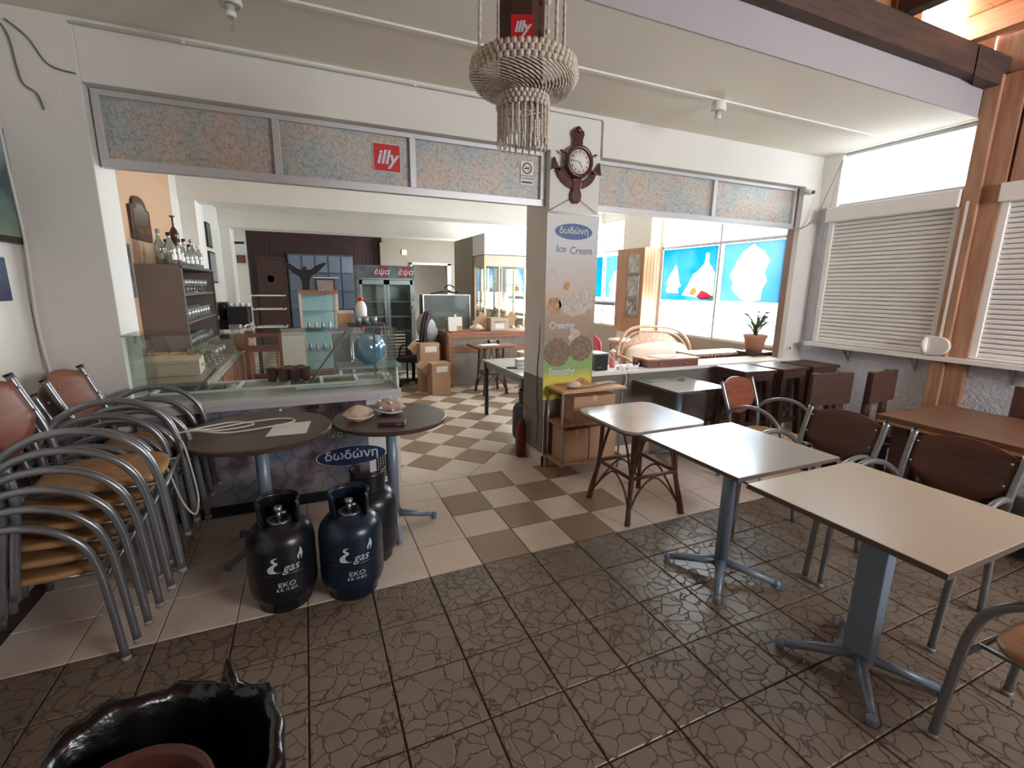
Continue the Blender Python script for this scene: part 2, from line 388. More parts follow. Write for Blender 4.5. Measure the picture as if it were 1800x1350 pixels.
m_frz = marble('ice_cream_print', ((112, 116, 128), (84, 60, 66), (140, 132, 138)), 7)

# ============================================================ THE SETTING
XL, XR = -1.73, 5.20
# ---- floor: grout bed, tiles one by one
fl = S(B().box(XL - .2, -5.0, -0.16, XR + .2, 11.6, -0.006).build('floor', m_grout))
T = 0.33
def tile_mesh(nm, s, mat, ch=.003):
    b = B(); h = s / 2; g = h - ch
    vs = [(-h, -h, -.012), (h, -h, -.012), (h, h, -.012), (-h, h, -.012), (-h, -h, -ch), (h, -h, -ch), (h, h, -ch), (-h, h, -ch), (-g, -g, 0), (g, -g, 0), (g, g, 0), (-g, g, 0)]
    fs = [(8, 9, 10, 11)] + [(i, (i + 1) % 4, 4 + (i + 1) % 4, 4 + i) for i in range(4)] + [(4 + i, 4 + (i + 1) % 4, 8 + (i + 1) % 4, 8 + i) for i in range(4)]
    b.add(vs, fs); return b.mesh(nm, mat)
tm_a = tile_mesh('tile', T - .007, m_tile_a); tm_b = tile_mesh('tile', T - .004, m_tile_b); tm_c = tile_mesh('tile', T - .004, m_tile_c)
def put_tile(me, x, y, rz=0, z=0.0):
    o = bpy.data.objects.new('tile', me); COL.objects.link(o); o.parent = fl; o.location = (x, y, z); o.rotation_euler = (0, 0, rz); return o
far = B()
for j in range(-15, 4):
    for i in range(-5, 16):
        x, y = (i + .5) * T, (j + .5) * T
        if j < 0:
            me = tm_a
        else:
            me = tm_c if (2 <= i <= 5 and (i + j) % 2 == 0) else tm_b
        if j >= -7:
            put_tile(me, x, y, random.choice((0, PI / 2, PI, -PI / 2)), random.uniform(-.0006, .0006))
        else:
            far.box(x - .1615, y - .1615, -.012, x + .1615, y + .1615, -.0005)
far.build('tiles_behind', m_tile_a, fl, kind='stuff')
o_ = bpy.data.objects
farb, farc = B(), B(); S2 = T / math.sqrt(2); cand = []
for a in range(-60, 60):
    for c in range(-60, 60):
        x = 1.0 + (a - c) * S2; y = 1.32 + S2 + (a + c) * S2
        if XL + .1 < x < XR - .1 and 1.30 + S2 < y and y < 11.4: cand.append((x, y, (a + c) % 2))
cand.sort(key=lambda p: (p[0] - .9) ** 2 * 1.2 + (p[1] - 1.6) ** 2)
for k, (x, y, a) in enumerate(cand):
    me = tm_c if a else tm_b
    if k < 66 and y < 5.5: put_tile(me, x, y, PI / 4)
    else: (farc if a else farb).box(x - .163, y - .163, -.012, x + .163, y + .163, 0, rz=PI / 4)
farb.build('far_beige_tiles', m_tile_b, fl, kind='stuff'); farc.build('far_brown_tiles', m_tile_c, fl, kind='stuff')
eb = B()   # cut triangles where the diagonal tiling meets the straight rows
for k in range(-12, 18):
    x = 1.0 + (2 * k + 1) * S2
    if XL < x - S2 and x + S2 < XR: eb.prism([(x - S2 + .006, 1.323), (x + S2 - .006, 1.323), (x, 1.323 + S2 - .006)], -.012, 0)
eb.build('cut_border_tiles', m_tile_b, fl, kind='stuff')

S(B().box(-2.0, -.045, 3.13, XR, -.0305, 3.36).build('trim_20', M('shaded_fascia_tone', (168, 163, 166), .85, var=(2, .05))))  # slab front face: its shade is put into a darker grey
# ---- left wall (three paint zones), pillar, front beam, column
S(B().box(XL - .15, -5.0, 0, XL, 1.35, 3.13).build('wall_left', m_wallw))
S(B().box(XL - .15, 1.35, 0, XL, 5.17, 3.13).build('wall_left', m_orange))
S(B().box(XL - .15, 5.17, 0, XL, 11.4, 3.13).build('wall_left', m_wall))
S(B().box(XL - .0, 1.30, 0, -1.32, 1.66, 3.13).build('wall_left_pillar', m_wall, bev=.006))
for (y0, y1, w) in ((5.6, 6.1, .30), (9.0, 9.6, .28)): S(B().box(XL, y0, 0, XL + w * .62, y1, 3.13).build('wall_left_pillar', m_wallw))
S(B().box(-1.32, 1.303, 2.80, XR, 1.62, 3.13).build('trim_1', m_wall, bev=.004))
S(B().box(XL, 5.57, 2.80, XR, 6.0, 3.13).build('trim_2', m_wallw))
S(B().box(XL, 8.9, 2.80, XR, 9.5, 3.13).build('trim_3', m_wallw))
S(B().box(-2.0, -.03, 3.13, XR + .2, 11.6, 3.36).build('ceiling', m_ceil))
S(B().box(-2.0, .60, 3.118, XR, .635, 3.13).build('trim_4', m_wallw))         # plaster joint strip across the ceiling
col = S(B().box(1.74, 1.30, 0.0, 2.235, 1.75, 2.80).build('wall_column', m_wall, bev=.004))
for zz in range(2):
    for k in range(2): B().box(-.245 + k * .247, -.22, 0, -.002 + k * .247, -.214, .36).build('wainscot_tile', m_stone, col, loc=(1.9875, 1.51, .12 + zz * .365))
for zz in range(2):
    B().box(-.006, -.215, 0, 0, .215, .36).build('wainscot_tile', m_stone, col, loc=(1.74, 1.525, .12 + zz * .365))
cr_ = B().tube(smooth_path([(1.742, 1.42, 1.35), (1.738, 1.42, 1.1), (1.737, 1.44, .95), (1.733, 1.43, .7), (1.733, 1.40, .45), (1.733, 1.42, .2)]), .005, 6); cr_.build('crack_filler', m_black, col)
# skirting round the column and low wall
S(B().box(1.725, 1.285, 0, 2.234, 1.30, .10).box(1.725, 1.285, 0, 1.74, 1.75, .10).build('baseboard_column', m_tile_b))
# ---- low wall under the right-hand openings with ledge, wall bit at its right end
S(B().box(2.235, 1.30, 0, XR, 1.50, .84).build('wall_low', M('grey_low_wall', (116, 112, 108), .85)))
S(B().box(2.235, 1.27, .84, XR, 1.62, .875).build('trim_5', m_wallw, bev=.004))
S(B().box(4.93, 1.30, .875, XR, 1.36, 2.80).build('wall_end', m_wall))
S(B().box(2.235, 1.285, 0, XR, 1.30, .09).build('baseboard_low_wall', m_tile_b))

# ---- transom: aluminium frames holding mottled panels
def transom(x0, x1, divs, lab):
    t = thing('transom_frame', lab, 'transom', ((x0 + x1) / 2, 1.41, 2.36)); cx = (x0 + x1) / 2
    f = B(); f.box(x0 - cx, -.03, 0, x1 - cx, .03, .055).box(x0 - cx, -.03, .405, x1 - cx, .03, .438)
    xs = [x0] + divs + [x1]
    f.build('frame_rails', m_alu, t, bev=.002)
    for i, x in enumerate(xs):
        w = .045 if 0 < i < len(xs) - 1 else .04
        xa = x - cx - (w / 2 if 0 < i < len(xs) - 1 else (0 if i == 0 else w))
        B().box(xa, -.031, .055, xa + w, .029, .405).build('mullion', m_alu, t, bev=.002)
    for i in range(len(xs) - 1):
        B().box(xs[i] - cx + .02, .004, .05, xs[i + 1] - cx - .02, .012, .41).build('panel', m_panel, t)
    return t
tr1 = transom(-1.31, 1.735, [-.33, .60], 'aluminium transom frame with three mottled leaf panels above the ice cream freezer')
tr2 = transom(2.24, 4.93, [3.70], 'aluminium transom frame with two mottled panels right of the anchor clock')

# ---- right wall: low part, sills, clerestory, interior windows
S(B().box(XR, -5.0, 0, XR + .15, 1.30, 1.10).build('wall_right', m_rough))
S(B().box(XR, 1.30, 0, XR + .15, 11.4, .95).build('wall_right', m_beige))
S(B().box(XR + .03, -5.0, 1.10, XR + .15, 1.62, 2.58).build('wall_right', m_rough))     # behind the shutters
S(B().box(XR + .0, 1.10, 2.58, XR + .15, 1.62, 3.36).build('wall_right', m_wallw))
S(B().box(XR + .0, -5.0, 2.58, XR + .15, -.03, 4.2).build('wall_right', m_postw))
S(B().box(XR, 1.30, .95, XR + .15, 1.62, 2.58).build('wall_right', m_wallw))
S(B().box(XR, 1.62, 2.93, XR + .15, 11.4, 3.13).build('wall_right', m_wallw))
S(B().box(XR, 3.83, .95, XR + .15, 4.62, 2.93).build('wall_right', m_wallw))
S(B().box(XR, 9.8, .95, XR + .15, 11.4, 2.93).build('wall_right', m_wallw))
def window(n, y0, y1, z0, z1, muls, zbar, poster=True):
    f = B(); x0, x1 = XR + .0, XR + .05
    f.box(x0, y0, z0, x1, y1, z0 + .035).box(x0, y0, z1 - .035, x1, y1, z1).box(x0, y0, z0, x1, y0 + .03, z1).box(x0, y1 - .03, z0, x1, y1, z1)
    for zb in zbar: f.box(x0, y0, zb - .022, x1, y1, zb + .022)
    for m in muls: f.box(x0 - .005, m - .02, z0, x1, m + .02, z1)
    o = S(f.build('window_%d' % n, m_alu)); ys = [y0] + muls + [y1]; zs = [z0] + zbar + [z1]
    for i in range(len(ys) - 1):
        for k in range(len(zs) - 1):
            B().box(XR + .024, ys[i] + .01, zs[k] + .01, XR + .030, ys[i + 1] - .01, zs[k + 1] - .01).build('pane', m_pane, o)
    return o
window(1, 1.62, 3.83, .95, 2.93, [2.64], [2.32])
window(2, 4.62, 9.80, .95, 2.93, [5.45, 6.5, 7.6, 8.7], [1.42, 2.36])
wc = S(B().box(XR + .05, -.03, 2.58, XR + .09, 1.10, 2.61).box(XR + .05, -.03, 3.10, XR + .09, 1.10, 3.13).build('window_3', m_alu))
B().box(XR + .06, -.02, 2.61, XR + .066, 1.10, 3.10).build('pane', m_cler, wc)
# ---- window poster films, each a thing hung on its pane
def poster(lab, y0, y1, z0, z1, bgm, shapes, w=.30):
    t = thing('window_poster', lab, 'poster', (XR - .012, (y0 + y1) / 2, z0), 0, 'blue film posters on the window panes'); cy = (y0 + y1) / 2
    W, H = y1 - y0, z1 - z0; mp = lambda v: ((.5 - v[0]) * W, v[1] * H)
    outer = [(-W / 2, 0), (W / 2, 0), (W / 2, H), (-W / 2, H)]; holes = [[mp((min(max(a, .012), .988), min(max(b_, .012), .988))) for a, b_ in p] for p, mt in shapes if mt is m_shape]
    loops = [[Vector((a, b_, 0)) for a, b_ in l] for l in [outer] + holes]; flat = [v for l in loops for v in l]
    tri = tessellate_polygon(loops); b = B(); b.add([(0, v.x, v.y) for v in flat], [tuple(f) for f in tri]); b.build('print', bgm, t)
    for k, (poly, mt) in enumerate(shapes):
        q = [mp((min(max(a, .012), .988), min(max(b_, .012), .988))) for a, b_ in poly]; n = 0 if mt is m_shape else -.002 - .0005 * k
        B().add([(n, a, b_) for a, b_ in q], [tuple(range(len(q)))]).build('printed_shape', mt, t)
    return t
# u runs left to right as seen from inside, v bottom to top
cone = [(.42, .02), (.60, .0), (.72, .04), (.73, .22), (.79, .35), (.74, .5), (.80, .68), (.70, .84), (.60, .90), (.52, .97), (.44, .92), (.34, .84), (.26, .72), (.20, .56), (.14, .44), (.22, .34), (.20, .22), (.30, .12)]
sail = [(.10, .18), (.13, .30), (.09, .32), (.17, .52), (.22, .60), (.26, .70), (.30, .64), (.33, .50), (.36, .36), (.40, .28), (.34, .24), (.36, .14), (.14, .14)]
sailb = [(.42, .10), (.48, .22), (.54, .34), (.60, .50), (.68, .56), (.76, .66), (.795, .72), (.80, .88), (.86, .88), (.865, .70), (.92, .62), (.98, .52), (.98, .10), (.80, .06), (.6, .08)]
poster('pale blue window poster with one big white swirl, nearest the flowerpot', 1.64, 2.56, 1.515, 2.29, m_blue2, [(cone, m_shape)])
poster('blue window poster with white ice peaks and a red corner, beside the pine pillar', 2.66, 3.78, 1.50, 2.29, m_blue1,
       [(sail, m_shape), (sailb, m_shape), ([(.56, .14), (.60, .22), (.66, .26), (.70, .18), (.64, .10)], m_orae), ([(.70, .08), (.78, .20), (.88, .16), (.96, .10), (.92, .04), (.78, .03)], m_rede), ([(.9, .02), (.99, .03), (.99, .12), (.92, .10)], m_orae)])
poster('pale blue window poster with white mounds, just left of the pine pillar', 4.66, 5.38, 1.50, 2.28, m_blue2,
       [([(.2, .02), (.24, .2), (.16, .3), (.3, .5), (.34, .62), (.5, .66), (.6, .82), (.75, .9), (.9, .86), (.98, .7), (.98, .02)], m_shape), ([(.5, .12), (.6, .24), (.8, .26), (.97, .2), (.97, .1), (.7, .08)], m_orae)])
poster('strong blue window poster seen right beside the ice cream banner', 5.5, 6.42, 1.50, 2.28, m_blue3, [([(.3, .02), (.36, .4), (.30, .62), (.5, .9), (.66, .8), (.6, .55), (.74, .45), (.6, .3), (.7, .2), (.6, .02)], m_shape)])
poster('blue window poster seen through the empty glass cabinet', 6.6, 7.5, 1.50, 2.28, m_blue1, [])
# ---- white film lower and upper panes stay clear: the sky beyond blows out

# ---- pine clad pillar between the windows
pp = S(B().box(4.95, 3.86, 0, XR + .0, 4.60, .92).box(4.98, 3.87, .92, XR, 4.60, 2.93).build('wall_window_pillar', m_wallw))
for k in range(5):
    w = .066; B().box(0, -.012, 0, w - .004, 0, 1.40).build('plank', m_pine, pp, loc=(4.86 + k * w, 3.862, .93), bev=.002)
for k in range(8):
    w = .09; B().box(-.012, 0, 0, 0, w - .004, 1.40).build('plank', m_postw, pp, loc=(4.98 - .108, 3.864 + k * w, .93), bev=.002)
B().box(4.87, 3.865, .93, 5.19, 4.58, 2.32).build('plank_core', m_postw, pp)
for zc, h, lab in ((2.08, .34, 'greyish framed picture, top one on the pine pillar'), (1.70, .38, 'silver framed picture in the middle of the pine pillar'), (1.36, .30, 'small dark framed photo, lowest on the pine pillar')):
    t = thing('framed_picture', lab, 'picture', (4.858, 4.10, zc), 0)
    B().box(-.012, -.16, -h / 2, 0, .16, h / 2).build('frame', m_silver if zc < 2 else m_beige, t, bev=.003)
    B().box(-.0135, -.13, -h / 2 + .03, -.012, .13, h / 2 - .03).build('print', M('faded_print', (150, 140, 132) if zc > 1.5 else (96, 88, 88), .4, rgb2=(196, 190, 182), var=(14, 1)), t)

# ---- back wall, maroon panelling with door, passage opening and partition
S(B().box(XL, 11.0, 0, -1.46, 11.2, 3.13).build('wall_back', m_wallw))
bw = S(B().box(-1.46, 11.02, 0, 1.76, 11.2, 3.13).build('wall_back', m_maroon))
for k in range(32): B().box(0, 0, 0, .094, .02, 2.78).build('board', m_maroon, bw, loc=(-1.455 + k * .1, 11.0, 0))
S(B().box(1.76, 10.9, 0, 2.54, 11.2, 3.13).build('wall_back', m_beige))
S(B().box(2.54, 10.9, 2.25, 3.6, 11.2, 3.13).build('wall_back', m_beige))
S(B().box(3.6, 10.9, 0, XR, 11.2, 3.13).build('wall_back', m_beige))
S(B().box(2.3, 12.2, 0, 3.9, 12.3, 2.6).box(2.3, 11.2, 2.5, 3.9, 12.3, 2.6).box(2.2, 11.2, 0, 2.3, 12.3, 2.6).box(3.9, 11.2, 0, 4.0, 12.3, 2.6).box(2.2, 11.2, -.1, 4.0, 12.3, -.01).build('wall_passage', m_wallw))
S(B().box(2.50, 10.86, 0, 2.55, 10.9, 2.30).box(3.56, 10.86, 0, 3.66, 10.9, 2.30).box(2.50, 10.86, 2.25, 3.66, 10.9, 2.31).build('trim_6', m_wallw))
S(B().box(1.70, 10.85, 0, 1.95, 10.98, 2.80).build('trim_7', m_beige))
d1 = S(B().box(-1.28, 10.95, 0, -.66, 10.99, 2.26).build('door_1', M('door_brown', (72, 48, 46), .5)))
B().box(-1.31, 10.94, 2.26, -.62, 11.0, 2.34).box(-.66, 10.94, 0, -.61, 11.0, 2.26).build('door_frame', m_dwood, d1)
B().tube([(-.74, 10.95, 1.08), (-.74, 10.90, 1.08), (-.84, 10.90, 1.08)], .012, 8).build('handle', m_silver, d1)
B().lathe([(.085, 0), (.085, .01), (.10, .01), (.10, 0)], (0, 0, 0), 20)  .build('sign_ring', m_tan, d1, loc=(-.99, 10.945, 1.80)).rotation_euler = (PI / 2, 0, 0)
bl = S(B().box(-.58, 10.93, 0, 1.0, 10.99, 2.44).build('door_2', m_steel))
for i in range(5):
    for k in range(5): B().box(.02, 0, .02, .30, .02, .44).build('glass_block', M('steel_pane', (98 + 6 * k, 110 + 6 * k, 130 + 6 * k), .25, .3) if i == 0 else bpy.data.materials['steel_pane' if k == 0 else 'steel_pane.%03d' % k], bl, loc=(-.58 + .315 * i, 10.912, .1 + .465 * k), bev=.006)
# partition behind the glass cabinet
S(B().box(3.12, 7.35, 0, XR - .9, 8.7, 2.72).build('wall_partition', m_beige))

# ---- wooden post between the shutters, plank wall over the right shutter, pergola
S(B().box(XR - .10, -.16, 0, XR + .0, -.05, 3.42).build('trim_8', m_postw, bev=.004))
S(B().box(XR - .06, -.30, 0, XR + .0, -.16, 3.42).build('trim_9', m_postw, bev=.004))
pw = S(B().box(XR - .03, -3.0, 2.56, XR, -.31, 3.42).build('wall_planks', m_postw))
for k in range(12): B().box(0, 0, 0, .02, .196, .86).build('plank', m_postw, pw, loc=(XR - .052, -.52 - k * .2, 2.56), bev=.003)
pergola = thing('timber_pergola', 'timber roof of dark wall beam, orange rafters and boards at top right', 'roof', (1.7, -.1, 3.36))
pb = B().box(-3.40, -.04, 0, 3.36, .0695, .205).build('wall_beam', m_beamw, pergola, bev=.006)
for k in range(6):
    x = 2.93 - k * .86
    B().box(x - .05, -4.6, .205, x + .05, .02, .375).build('rafter', m_rafter if k != 1 else m_beamw, pergola, bev=.004)
for k in range(31):
    y = -.15 - k * .15
    B().box(-3.42, y - .1495, .38, 3.49, y, .40).build('roof_board', m_rafter, pergola)
B().box(-3.42, -.148, .38, 2.42, .30, .40).box(3.02, -.148, .38, 3.49, .30, .40).box(2.42, -.148, .38, 3.02, .08, .40).build('roof_board', m_rafter, pergola)
B().box(-3.42, .072, 0, 2.42, .09, .38).box(3.02, .072, 0, 3.49, .09, .38).build('fascia_board', m_rafter, pergola)
B().box(-3.42, -4.7, .401, 3.49, -.16, .41).box(-3.42, -.16, .401, 2.42, .30, .41).box(3.02, -.16, .401, 3.49, .30, .41).build('roof_felt', m_dwood, pergola)
B().prism([(3.0, -.05), (3.5, -.05), (3.5, .1), (3.32, .1)], -.02, .2).build('corner_bracket', m_beamw, pergola)
# ---- unseen walls behind the camera, opening shaped to bring in front light
S(B().box(XL - .15, -5.0, 0, XR + .15, -4.85, FRONT_Z0).build('wall_front', m_wallw))
S(B().box(XL - .15, -5.0, FRONT_Z0, 2.5, -4.85, FRONT_Z1).build('wall_front', m_wallw))
S(B().box(XL - .15, -5.0, FRONT_Z1, XR + .15, -4.85, 3.8).build('wall_front', m_postw))
S(B().box(XL - .15, -5.0, 3.13, XL, -.03, 3.9).build('wall_left', m_postw))
for k in range(4): S(B().box(-1.3 + k * 2.1, -4.95, FRONT_Z0, -1.2 + k * 2.1, -4.87, FRONT_Z1).build('trim_1%d' % k, m_postw))

# ============================================================ ROLLER SHUTTERS, SILL SHELF
def shutter(y1, y0, lab):
    """spans y0..y1 (y1 farther); hangs on the right wall"""
    t = thing('roller_shutter', lab, 'shutter', (XR, (y0 + y1) / 2, 1.10)); cy = (y0 + y1) / 2; a, b = y0 - cy, y1 - cy
    B().box(-.13, a, 1.31, 0, b, 1.46).build('housing', m_shut, t, bev=.008)
    B().box(-.05, a, 0, 0, a + .05, 1.31).build('guide_rail', m_shut, t, bev=.003)
    B().box(-.05, b - .05, 0, 0, b, 1.31).build('guide_rail', m_shut, t, bev=.003)
    n = 31; h = 1.29 / n
    pr = [(-.018, .002), (-.030, .004), (-.034, h * .35), (-.033, h * .7), (-.022, h - .003), (-.016, h - .003)]
    me = B().prism(pr, a + .05, b - .05, 'y', sm=False).mesh('slat', m_shut)
    for k in range(n):
        o = bpy.data.objects.new('slat', me); COL.objects.link(o); o.parent = t; o.location = (0, 0, .02 + k * h)
    B().box(-.045, a + .05, 0, -.008, b - .05, .022).build('bottom_bar', m_shut, t)
    return t
sh1 = shutter(1.12, -.04, 'white roller shutter left of the red brown post, fully closed')
sh2 = shutter(-.30, -1.62, 'white roller shutter at the right picture edge, right of the post')
shutter(-1.70, -3.0, 'white roller shutter out of sight behind the right picture edge')
B().box(-.14, -2.1, -.02, 0, 2.1, .02).build('sill', m_shut, None)
sl = bpy.data.objects[-1] if False else [o for o in COL.objects if o.name.startswith('sill')][0]
sl.name = 'sill_shelf'; sl.location = (XR, -.95, 1.075); tag(sl, 'long white shelf running under both roller shutters', 'shelf')
for y, wh in ((.72, 'nearest the room corner'), (.10, 'just left of the red brown post'), (-.6, 'right of the red brown post'), (-1.3, 'farthest right')):
    b = B(); b.beam((0, 0, 0), (-.12, 0, 0), .02, .006).beam((-.004, 0, 0), (-.004, 0, -.14), .02, .006).beam((-.11, 0, -.005), (-.006, 0, -.12), .018, .008)
    o = b.build('shelf_bracket', m_silver, None, (XR, y, 1.052)); tag(o, 'grey metal bracket under the white shutter shelf, ' + wh, 'bracket', 'brackets under the shutter shelf')
st = thing('strap_winder', 'white plastic strap winder box with pull strap at the post foot', 'winder', (XR - .05, -.10, 1.10))
B().prism([(.10 * math.cos(a) * .9, .09 + .085 * math.sin(a)) for a in [k * PI / 12 for k in range(7, 18)]] + [(.09, .0), (.09, .18)], -.10, -.055, 'x').build('case', m_white, st, bev=.004)
B().lathe([(.075, -.0), (.085, .01), (.085, .03), (.075, .04)], (0, 0, 0), 20).build('cover', m_shut, st, loc=(-.06, .11, .09)).rotation_euler = (PI / 2, 0, 0)
B().box(-.066, -.012, .17, -.063, .010, 1.35).build('strap', m_shut, st)

# lamp holders on the ceiling
for (x, y, lab) in ((-.47, .62, 'white ceiling lamp holder with bare bulb stub, above the left transom'), (2.86, .62, 'white ceiling lamp holder with bare bulb, above the right transom')):
    t = thing('ceiling_lamp_holder', lab, 'lamp', (x, y, 3.118))
    B().lathe([(.045, 0), (.052, -.015), (.058, -.06), (.050, -.075), (.038, -.066)], n=20).build('rose', m_white, t)
    B().lathe([(.022, -.05), (.022, -.10), (.026, -.10), (.026, -.12), (.018, -.125)], n=16).build('socket', m_white, t)
    B().lathe([(.012, -.12), (.012, -.17), (.004, -.185), (.0, -.186)], n=12).build('bulb', m_gtint, t)
# ---- conduit along the beam and cables
c = B().tube([(-1.32, 1.285, 3.095), (2.225, 1.285, 3.095), (2.245, 1.285, 3.07), (2.245, 1.285, 2.79)], .009, 8)
c = c.build('cable_conduit', m_white, None, (0, 0, 0)); tag(c, 'thin white cable conduit running along the plaster beam top', 'conduit')
B().box(0, 0, 0, .02, .016, .026).build('clip', m_white, c, loc=(-.8, 1.276, 3.083)); B().box(0, 0, 0, .02, .016, .026).build('clip', m_white, c, loc=(.6, 1.276, 3.083))
c = B().tube(smooth_path([(-1.71, 1.28, 3.1), (-1.70, 1.27, 2.4), (-1.69, 1.28, 1.9), (-1.70, 1.27, 1.4), (-1.68, 1.28, 1.0)]), .009, 6).build('wall_cable', m_white); tag(c, 'white cable running down the left wall corner', 'cable')
c = B().tube(smooth_path([(-1.6, 1.285, 3.05), (-1.52, 1.29, 2.98), (-1.45, 1.29, 2.86), (-1.33, 1.28, 2.83)]), .004, 6).build('loose_wire', M('grey_wire', (110, 106, 102), .6)); tag(c, 'loose grey wire sagging across the pillar top at upper left', 'wire')
c = B().tube(smooth_path([(-1.66, 1.285, 3.08), (-1.60, 1.285, 2.98), (-1.585, 1.285, 2.82), (-1.57, 1.285, 2.74), (-1.52, 1.285, 2.70), (-1.50, 1.285, 2.62)]), .004, 6).build('loose_wire', bpy.data.materials['grey_wire']); tag(c, 'hooked grey wire hanging down the pillar at upper left', 'wire')
c = B().tube(smooth_path([(5.17, 1.08, 3.05), (5.10, 1.12, 2.8), (5.02, 1.18, 2.5), (4.95, 1.26, 2.37), (4.86, 1.35, 2.35)]), .007, 6).tube(smooth_path([(5.175, 1.08, 3.05), (5.14, 1.1, 2.75), (5.12, 1.12, 2.5), (5.1, 1.14, 2.2)]), .004, 6).tube([(5.17, -.03, 3.115), (5.17, 1.08, 3.105)], .006, 6).build('hanging_cable', M('grey_cable', (150, 142, 134), .6)); tag(c, 'pair of grey cables dropping from the ceiling beside the bright clerestory', 'cable')
t = thing('security_camera', 'small white camera on the beam end beside the clerestory', 'camera', (4.93, 1.27, 2.74))
B().cyl((0, .0, 0), (-.03, -.09, -.02), .03, 14).build('body', m_white, t); B().cyl((-.03, -.09, -.02), (-.033, -.10, -.022), .02, 14).build('lens', m_black, t); B().beam((.02, .03, .06), (.0, 0, 0), .02, .02).build('mount', m_white, t)

# ============================================================ FURNITURE, NEAR
# ---- arm chairs: local +X is the front
def chair_parts(t, backm, seatm):
    for sgn in (-1, 1):
        a = B().tube(smooth_path([(-.245, .232 * sgn, .60), (-.20, .25 * sgn, .655), (-.10, .268 * sgn, .705), (.02, .278 * sgn, .715), (.13, .280 * sgn, .68), (.21, .278 * sgn, .60), (.245, .274 * sgn, .50), (.262, .270 * sgn, .36), (.285, .265 * sgn, 0.012)], 5), .0165, 10)
        al = a.build('arm_and_front_leg', m_chairm, t)
        B().cyl((.2855, .265 * sgn, 0), (.2845, .265 * sgn, .022), .018, 10).build('foot_cap', m_rubber, al)
        r = B().tube(smooth_path([(-.29, .220 * sgn, .012), (-.255, .222 * sgn, .25), (-.225, .224 * sgn, .45), (-.245, .230 * sgn, .62), (-.30, .235 * sgn, .78), (-.335, .236 * sgn, .88)], 4), .0175, 10)
        rl = r.build('rear_post', m_chairm, t)
        B().cyl((-.336, .236 * sgn, .878), (-.340, .236 * sgn, .888), .0185, 10).build('end_cap', m_black, rl)
    f = B().tube([(-.225, -.222, .425), (-.225, .222, .425)], .011, 8).tube([(.252, -.27, .40), (.252, .27, .40)], .011, 8)
    f.tube([(-.225, -.17, .425), (.252, -.17, .405)], .009, 8).tube([(-.225, .17, .425), (.252, .17, .405)], .009, 8).build('seat_frame', m_chairm, t)
    # seat: rounded dished plywood
    P = []
    for z, k in ((.428, .97), (.442, 1.0), (.452, .985), (.456, .9), (.452, .6), (.449, .25), (.448, .01)):
        row = []
        for i in range(28):
            a = 2 * PI * i / 28; c_, s_ = math.cos(a), math.sin(a); e = 3.2
            rx = abs(c_) ** (2 / e) * (1 if c_ > 0 else -1); ry = abs(s_) ** (2 / e) * (1 if s_ > 0 else -1)
            row.append((.01 + .232 * rx * k, .215 * ry * k * (1 + .06 * rx), z - (.012 * (rx > .6) * (rx - .6) * 2)))
        P.append(row)
    B().grid(P, closed_u=True).build('seat', seatm, t)
    # back panel: bent board, convex top and bottom edges
    P0, P1 = [], []; n = 14; rows = 6
    vs = []; fs = []
    for side in (0, 1):
        for j in range(rows + 1):
            for i in range(n + 1):
                u = -1 + 2 * i / n; y = u * .219; top = .850 + .045 * (1 - u * u); bot = .575 + .12 * abs(u) ** 2.0
                z = bot + (top - bot) * j / rows; xx = -.245 - .36 * max(0, z - .62) - .030 * (1 - u * u) - .004 + side * .011
                vs.append((xx, y, z))
    w = n + 1; o2 = (rows + 1) * w
    for j in range(rows):
        for i in range(n):
            a = j * w + i; fs.append((a, a + 1, a + w + 1, a + w)); fs.append((o2 + a, o2 + a + w, o2 + a + w + 1, o2 + a + 1))
    for i in range(n):
        fs.append((i, o2 + i, o2 + i + 1, i + 1)); a = rows * w + i; fs.append((a, a + 1, o2 + a + 1, o2 + a))
    for j in range(rows):
        fs.append((j * w, (j + 1) * w, o2 + (j + 1) * w, o2 + j * w)); a = j * w + n; fs.append((a, o2 + a, o2 + a + w, a + w))
    bk = B().add(vs, fs, True).build('backrest', backm, t)
    for sy in (-1, 1):
        for z in (.72, .83): B().ball((-.245 - .36 * (z - .62) + .022, sy * .200, z), .007, 8, 4).build('rivet', m_silver, bk)
def chair(lab, loc, rz, backm, group=None, seatm=None):
    t = thing('armchair', lab, 'chair', loc, rz, group); chair_parts(t, backm, seatm or m_ply); return t
R = math.radians
pc = chair('metal armchair with brown back on the far side of the nearest table but one', (2.66, -.60, 0), R(180), m_backd, 'tube armchairs at the tables')
dup(pc, (2.67, -1.215, 0), R(180), 'metal armchair with wide brown back, at right behind the nearest beige table')
dup(pc, (2.12, -2.02, 0), R(88), 'metal armchair cut off at the lower right corner, ochre seat showing')
pr_ = chair('metal armchair with reddish back facing the camera beside the dark stools', (3.38, .22, 0), R(-80), m_backr, 'tube armchairs at the tables')
# stacks on the left
ordn = ['bottom', 'second', 'third', 'fourth', 'fifth', 'top']
th = R(4)
for k in range(6):
    dup(pr_, (-1.385 + .050 * k * math.cos(th), .17 + .050 * k * math.sin(th), .074 * k), th, 'metal armchair in the near stack at the left wall, %s' % ['at the bottom', 'second from the bottom', 'third from the bottom', 'third from the top', 'second from the top', 'topmost'][k], 'stacked armchairs, near stack')
for k in range(5):
    dup(pr_, (-1.345 + .050 * k, .90, .074 * k), R(2), 'metal armchair in the far stack beside the round table, %s' % ['at the bottom', 'second from the bottom', 'in the middle', 'second from the top', 'topmost'][k], 'stacked armchairs, far stack')

